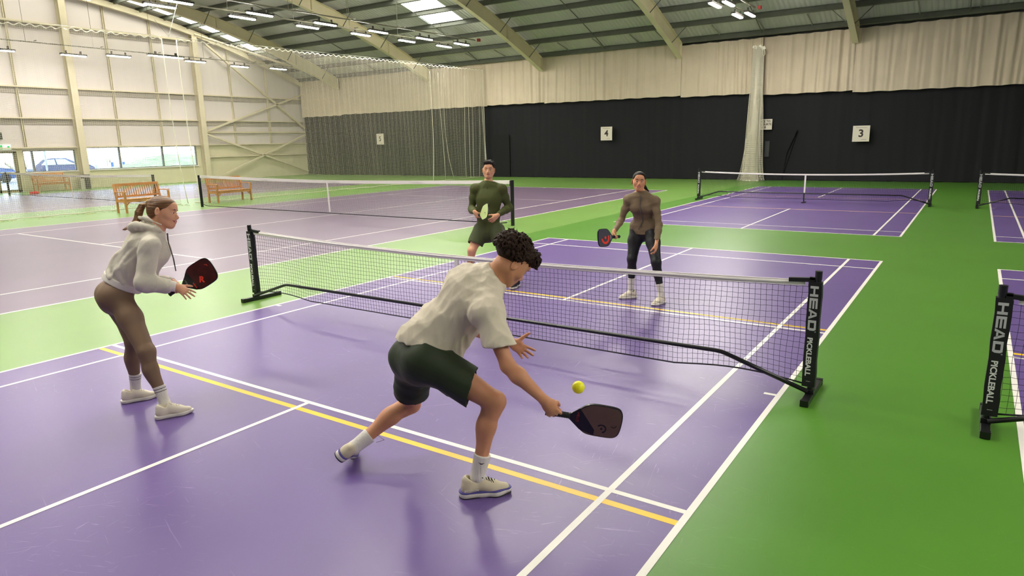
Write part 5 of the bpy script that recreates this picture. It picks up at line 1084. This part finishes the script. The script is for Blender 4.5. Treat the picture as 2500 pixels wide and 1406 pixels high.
b.path([J['neck'] + nk * (.012 - .055 * max(0, -math.cos(a))) + (bk * math.cos(a) + lat * math.sin(a)) * (.070 + .012 * max(0, math.cos(a))) for a in AA], [.020 + .006 * max(0, math.cos(a)) for a in AA], .012)
AB = np.linspace(-1.75, 1.75, 13)
b.path([J['neck'] - nk * (.010 + .045 * math.cos(a) ** 2) + (bk * math.cos(a) * .145 + lat * math.sin(a) * .105) for a in AB], [.022 + .016 * max(0, math.cos(a)) for a in AB], .016)
b.path([J['neck'] + nk * .035 + (bk * math.cos(a) * .125 + lat * math.sin(a) * .09) for a in AB], [.012 + .010 * max(0, math.cos(a)) for a in AB], .012)
b.ell(J['neck'] + bk * .105 + nk * .050, (.020, .020, .030), (nk, bk, lat), .03, True)
b.wrinkle(.0085, 34, 12, nv(U_ + side_ * .5)); b.sm = 1
b.cut(np.array((-1.200, -2.662, 0.956)), -nv(np.array((0.298, 0.426, 0.854)))); b.cone(J['neck'] - nk * .01, J['neck'] + nk * .14, .055, .075, .012, sub=True)
for S_ in 'RL': el, wr = J['el' + S_], J['wr' + S_]; b.cut(el + (wr - el) * .83, nv(wr - el), (wr, .07))
hd = b.build('hoodie', M_HOOD, woman, root)
hp = np.array((-1.200, -2.662, 0.956)); hn = nv(np.array((0.298, 0.426, 0.854)))
b = Sdf(.005); b.cone(hp - hn * .05, hp + hn * .06, .155, .160, .03, flat=hf, fs=.93); b.cut(hp + hn * .030, hn); b.cut(hp - hn * .022, -hn); b.build('hem_band', M_RIB, hd, root)
for S_ in 'RL':
    el, wr = J['el' + S_], J['wr' + S_]; b = Sdf(.004); v_ = nv(wr - el); b.cone(el + (wr - el) * .78, wr - v_ * .002, .044, .036, .008); b.cut(wr - v_ * .002, v_); b.cut(el + (wr - el) * .78, -v_); b.build('cuff', M_RIB, hd, root)
s = MB()
for sd_, l_ in ((-1, .22), (1, .18)):
    p0 = J['neck'] + fr * .085 - nk * .05 + side_ * .045 * -sd_; s.tube([tuple(p0 + nk * .05 - root), tuple(p0 + fr * .03 - nk * .01 - root), tuple(p0 + fr * .05 - np.array([0, 0, l_ * .6]) - root), tuple(p0 + fr * .055 - np.array([0, 0, l_]) - root)], [.004, .004, .004, .0035], 6)
s.build('drawstring', M_CORDG, hd, smooth=True)
s = MB(); pb = sp = J['waist'] + side_ * .148 - hf * .02 - U_ * .015
add_text(s, 'brnd', .0001, (0, 0, 0), (1, 0, 0), (0, 1, 0)) if False else None
for q_ in range(5): s.box(pb - root + fr * (q_ * .009 - .02), (.007, .007, .006))
s.build('small_logo', M_SLV, hd)
# leggings
b = Sdf(.0048); body_into(b, J, False, 1.0, .005, 'HL')
for S_, h_ in (('R', .126), ('L', .126)): an, kn = J['ank' + S_], J['knee' + S_]; v_ = nv(kn - an); b.cut(an + v_ * h_, -v_, (an + v_ * (h_ - .10), .145))
b.path([hc - hf * .150 + U_ * .06, hc - hf * .165, hc - hf * .14 - U_ * .09], [.004, .010, .006], .022, sub=True)
lg = b.build('leggings', M_LEGG, woman, root)
for S_, he_, to_ in (('R', (-.712, -2.805, 0), (-.610, -2.560, 0)), ('L', (-1.262, -2.775, 0), (-1.150, -2.50, 0))):
    an = J['ank' + S_]; sock(woman, root, an, J['knee' + S_], .130, .036, .0445, M_SOCKW, (.090, .110), foot=np.array(to_) * .45 + np.array(he_) * .55 + np.array((0, 0, .038)))
    shoe(woman, root, he_, to_, None, (M_SHOEW, M_SOLEA), 1, .268, (0, 0, 1), 'runner', .004)
s = MB(); vv = nv(J['wrL'] - J['elL']); e1 = nv(np.cross(vv, CUP)); e2 = np.cross(vv, e1); s.tube([tuple(J['wrL'] - vv * .012 + (e1 * math.cos(a) + e2 * math.sin(a)) * .031 - root) for a in np.linspace(0, 2 * PI, 20)], .007, 6); s.build('wristband', M_SLV, woman, smooth=True)
paddle('black and red paddle with a red R held by the woman in the grey hoodie', Hh - ax_ * .06, ax_, (0.565, -0.793, 0.230), M_PBLK, M_PRED, M_GRIP, .40, .205,
    [('lettering', M_LETW, 'poly', head_txt(.010, .052, -.026, .155)), ('lettering', M_RED, 'text', ('R', .062, .038, .272, 1.05, .003)), ('lettering', M_RED, 'text', ('RADICAL', .012, .05, .205, .1, .0006)), ('emblem', M_RED, 'poly', arcs(-.035, .352, .010, .0135, 60, 200)), ('dark_panel', M_PBLK, 'poly', [[(-.02, .131), (.02, .131), (.085, .20), (.09, .225), (-.075, .20)]])])

# ---------------------------------------------------------------- 3: woman in the olive jacket
J = J_['womB']; J['toeR'] = np.array((.60, 2.36, .04)); J['toeL'] = np.array((1.10, 2.23, .04)); J['ffR'] = np.array((0.275, -0.939, 0.207)); J['ffL'] = np.array((0.551, -0.808, 0.211))
Hh = np.array((0.652, 2.105, 0.819)); ax_ = nv((-0.213, -0.975, 0.061)); d_ = nv((0.044, -0.284, -0.958)); d_ = nv(d_ - ax_ * d_.dot(ax_) * .8); t_ = ax_; n_ = np.cross(t_, d_); J['wrR'] = Hh - d_ * .07 - n_ * .026
womb, root, (PH, AH) = person(J, 'womB', 'smiling woman in olive brown zip top and black leggings beyond the net', False, M_SKINB, .97, .0058, (0.456, -0.888, 0.053), (0.031, 0.082, 0.996),
    dict(R=dict(d=d_, t=t_, curl=(55, 75, 55), spread=.02, thumb=(.35, .9, .9)), L=dict(d=(0.055, -0.333, -0.941), t=(0.232, -0.967, 0.106), curl=(30, 35, 25), spread=.04, thumb=(.35, .4, .4))), .98, .047)
r_, f_, u_ = AH; c_ = J['head']; hc, fr, hf, lat = axes_of(J); U_ = nv(J['waist'] - hc)
face_parts(womb, root, PH, AH, .98, M_HAIRB, M_LIPW, 1.0)
b = womens_hair(womb, root, PH, AH, M_HAIRB, 'low', .98); b.cut(PH(0, .04, -.01), -u_ * .3 + f_ * .95, (PH(0, .07, -.04), .07)); b.build('hair', M_HAIRB, womb, root)
b = Sdf(.004); b.path([PH(.01, -.10, .02), PH(-.035, -.13, -.015), PH(-.085, -.15, -.07), PH(-.14, -.16, -.115)], [.022, .027, .024, .006], .01); b.wrinkle(.003, 60, 3, (0, 0, 1)); b.build('ponytail', M_HAIRB, womb, root)
b = Sdf(.006); body_into(b, J, False, .97, .009, 'TA'); b.cone(hc - U_ * .05, J['waist'], .150, .112, .04, flat=hf, fs=.82); b.cone(J['waist'], J['chest'], .112, .122, .04, flat=fr, fs=.82); b.ell(J['hipR'] + U_ * .03 - hf * .02, (.108,) * 3, None, .05); b.ell(J['hipL'] + U_ * .03 - hf * .02, (.108,) * 3, None, .05); nk = nv(c_ - J['neck']); b.cone(J['neck'] - nk * .02, J['neck'] + nk * .045, .062, .052, .02)
b.wrinkle(.004, 40, 21, nv(lat + U_ * .3)); b.cut(hc - U_ * .035, -U_); b.cut(J['neck'] + nk * .045, nk, (J['neck'] + nk * .09, .075)); b.cone(J['neck'], J['neck'] + nk * .10, .046, .050, .006, sub=True)
for S_ in 'RL': el, wr = J['el' + S_], J['wr' + S_]; b.cut(wr, nv(wr - el), (wr, .055))
jk = b.build('zip_jacket', M_JACK, womb, root)
s = MB(); s.tube([tuple(J['neck'] + nk * .035 + fr * .062 - root), tuple(J['neck'] + fr * .088 - nk * .03 - root), tuple(J['chest'] + fr * .124 + nk * .04 - root), tuple(J['chest'] + fr * .142 - nk * .02 - root), tuple(J['waist'] + fr * .115 - root), tuple(hc + U_ * .03 + hf * .138 - root)], .006, 5); s.build('zip', M_CORDG, jk)
b = Sdf(.0058); body_into(b, J, False, .97, .006, 'HL')
for S_ in 'RL': an, kn = J['ank' + S_], J['knee' + S_]; v_ = nv(kn - an); b.cut(an + v_ * .11, -v_, (an + v_ * .01, .145))
b.build('leggings', M_BLEGG, womb, root)
for S_, he_, to_ in (('R', (.735, 2.545, 0), (.585, 2.33, 0)), ('L', (1.135, 2.455, 0), (1.085, 2.195, 0))):
    an = J['ank' + S_]; sock(womb, root, an, J['knee' + S_], .135, .036, .042, M_SOCKW, foot=np.array(to_) * .45 + np.array(he_) * .55 + np.array((0, 0, .055)), res=.0045)
    shoe(womb, root, he_, to_, None, (M_SHOEW, M_SOLEA), 1, .262, (0, 0, 1), 'runner', .0045)
paddle('black paddle with a large red arc emblem held by the smiling woman beyond the net', Hh - ax_ * .06, ax_, (0.961, -0.237, 0.144), M_PBLK, M_PGRY, M_GRIP, .40, .21,
    [('emblem', M_RED, 'poly', arcs(0, .270, .050, .075, 100, 290)), ('emblem', M_RED, 'poly', arcs(.0, .268, 0, .018, 0, 359)), ('lettering', M_LETW, 'poly', head_txt(.008, .05, -.025, .165))])

# ---------------------------------------------------------------- 4: man in the olive top
J = J_['manB']; J['toeR'] = np.array((-1.70, 2.05, .04)); J['toeL'] = np.array((-.90, 2.20, .04)); J['ffR'] = np.array((0.368, -0.906, 0.211)); J['ffL'] = np.array((0.709, -0.675, 0.202))
Hh = np.array((-1.389, 2.118, 0.979)); ax_ = nv((0.831, -0.457, 0.318)); d_ = nv((0.347, 0.128, -0.929)); d_ = nv(d_ - ax_ * d_.dot(ax_) * .85); t_ = ax_; n_ = np.cross(t_, d_); J['wrR'] = Hh - d_ * .07 - n_ * .026
manb, root, (PH, AH) = person(J, 'manB', 'man in olive long sleeved top and shorts waiting beyond the net', True, M_SKINC, 1.0, .0062, (0.517, -0.853, 0.073), (-0.023, 0.071, 0.997),
    dict(R=dict(d=d_, t=t_, curl=(55, 75, 55), spread=.02, thumb=(.35, .9, .9)), L=dict(d=(-0.348, -0.712, -0.610), t=(-0.287, -0.637, 0.715), curl=(25, 30, 25), spread=.05, thumb=(.45, .4, .3))), 1.0, .055)
r_, f_, u_ = AH; c_ = J['head']; hc, fr, hf, lat = axes_of(J); U_ = nv(J['waist'] - hc)
face_parts(manb, root, PH, AH, 1.0, M_HAIRB, M_LIPM)
b = Sdf(.0035); b.ell(PH(0, -.016, .042), (.081, .102, .088), AH, .01); b.ell(PH(.01, .045, .098), (.060, .050, .034), AH, .03); lockhair(b, (.074, .09, .082), 90, f_, u_, r_, 5, PH(0, -.01, .048), length=.026, rad=.008, out=.4, region=lambda q: q[2] > .35)
b.cut(PH(0, .075, .058), f_ * .72 - u_ * .69); b.cut(PH(0, 0, .0), -u_ * .92 + f_ * .38); b.build('hair', M_HAIRB, manb, root)
b = Sdf(.0065); body_into(b, J, True, 1.0, .012, 'TA'); b.cone(J['waist'], J['chest'], .145, .145, .05, flat=fr, fs=.80); b.cone(J['chest'], J['neck'] - nv(J['neck'] - J['chest']) * .06, .145, .10, .06, flat=fr, fs=.78); nk = nv(c_ - J['neck']); b.cone(J['neck'] - nk * .02, J['neck'] + nk * .05, .072, .062, .02); b.cone(J['waist'], hc - U_ * .02, .148, .160, .04, flat=hf, fs=.8)
b.wrinkle(.006, 26, 31, nv(U_ + lat * .5)); b.cut(hc - U_ * .03, -U_); b.cut(J['neck'] + nk * .048, nk, (J['neck'] + nk * .10, .08)); b.cone(J['neck'], J['neck'] + nk * .10, .054, .058, .006, sub=True)
for S_ in 'RL': el, wr = J['el' + S_], J['wr' + S_]; b.cut(el + (wr - el) * .93, nv(wr - el), (wr, .06))
tp = b.build('long_sleeved_top', M_OLIVE, manb, root)
s = MB(); s.tube([tuple(J['neck'] + nk * .03 + fr * .07 - root), tuple(J['neck'] + fr * .10 - nk * .06 - root)], .004, 5); s.build('zip', M_SLV, tp)
b = Sdf(.0065); b.cone(hc - U_ * .02, hc + U_ * .08, .155, .150, .05, flat=hf, fs=.86)
for S_ in 'RL':
    hip, kn = J['hip' + S_], J['knee' + S_]; th = nv(kn - hip); b.ell(hip - hf * .05, (.11,) * 3, None, .05); b.cone(hip, hip + th * .32, .115, .112, .04)
b.wrinkle(.005, 30, 17, U_)
for S_ in 'RL':
    hip, kn = J['hip' + S_], J['knee' + S_]; th = nv(kn - hip); e_ = hip + th * .225; b.cut(e_, nv(th + np.array((0, 0, -.3))), (e_ + th * .09, .145)); b.cone(e_ - th * .08, e_ + th * .05, .098, .104, .01, sub=True)
b.build('shorts', M_OSHORT, manb, root)
for S_, he_, to_ in (('R', (-1.70, 2.27, 0), (-1.74, 2.00, 0)), ('L', (-.965, 2.42, 0), (-.90, 2.15, 0))):
    an = J['ank' + S_]; sock(manb, root, an, J['knee' + S_], .12, .040, .046, M_SOCKW, foot=np.array(to_) * .45 + np.array(he_) * .55 + np.array((0, 0, .055)), res=.005)
    shoe(manb, root, he_, to_, None, (M_SLV, M_SOLEA), 1, .285, (0, 0, 1), 'runner', .005)
paddle('pale lime paddle held edge on by the man in the olive top', Hh - ax_ * .06, ax_, (-0.487, -0.846, 0.216), M_PBLK, M_PLIM, M_GRIP, .40, .2, [('emblem', M_SLV, 'poly', arcs(.03, .3, .016, .022, 40, 230))])
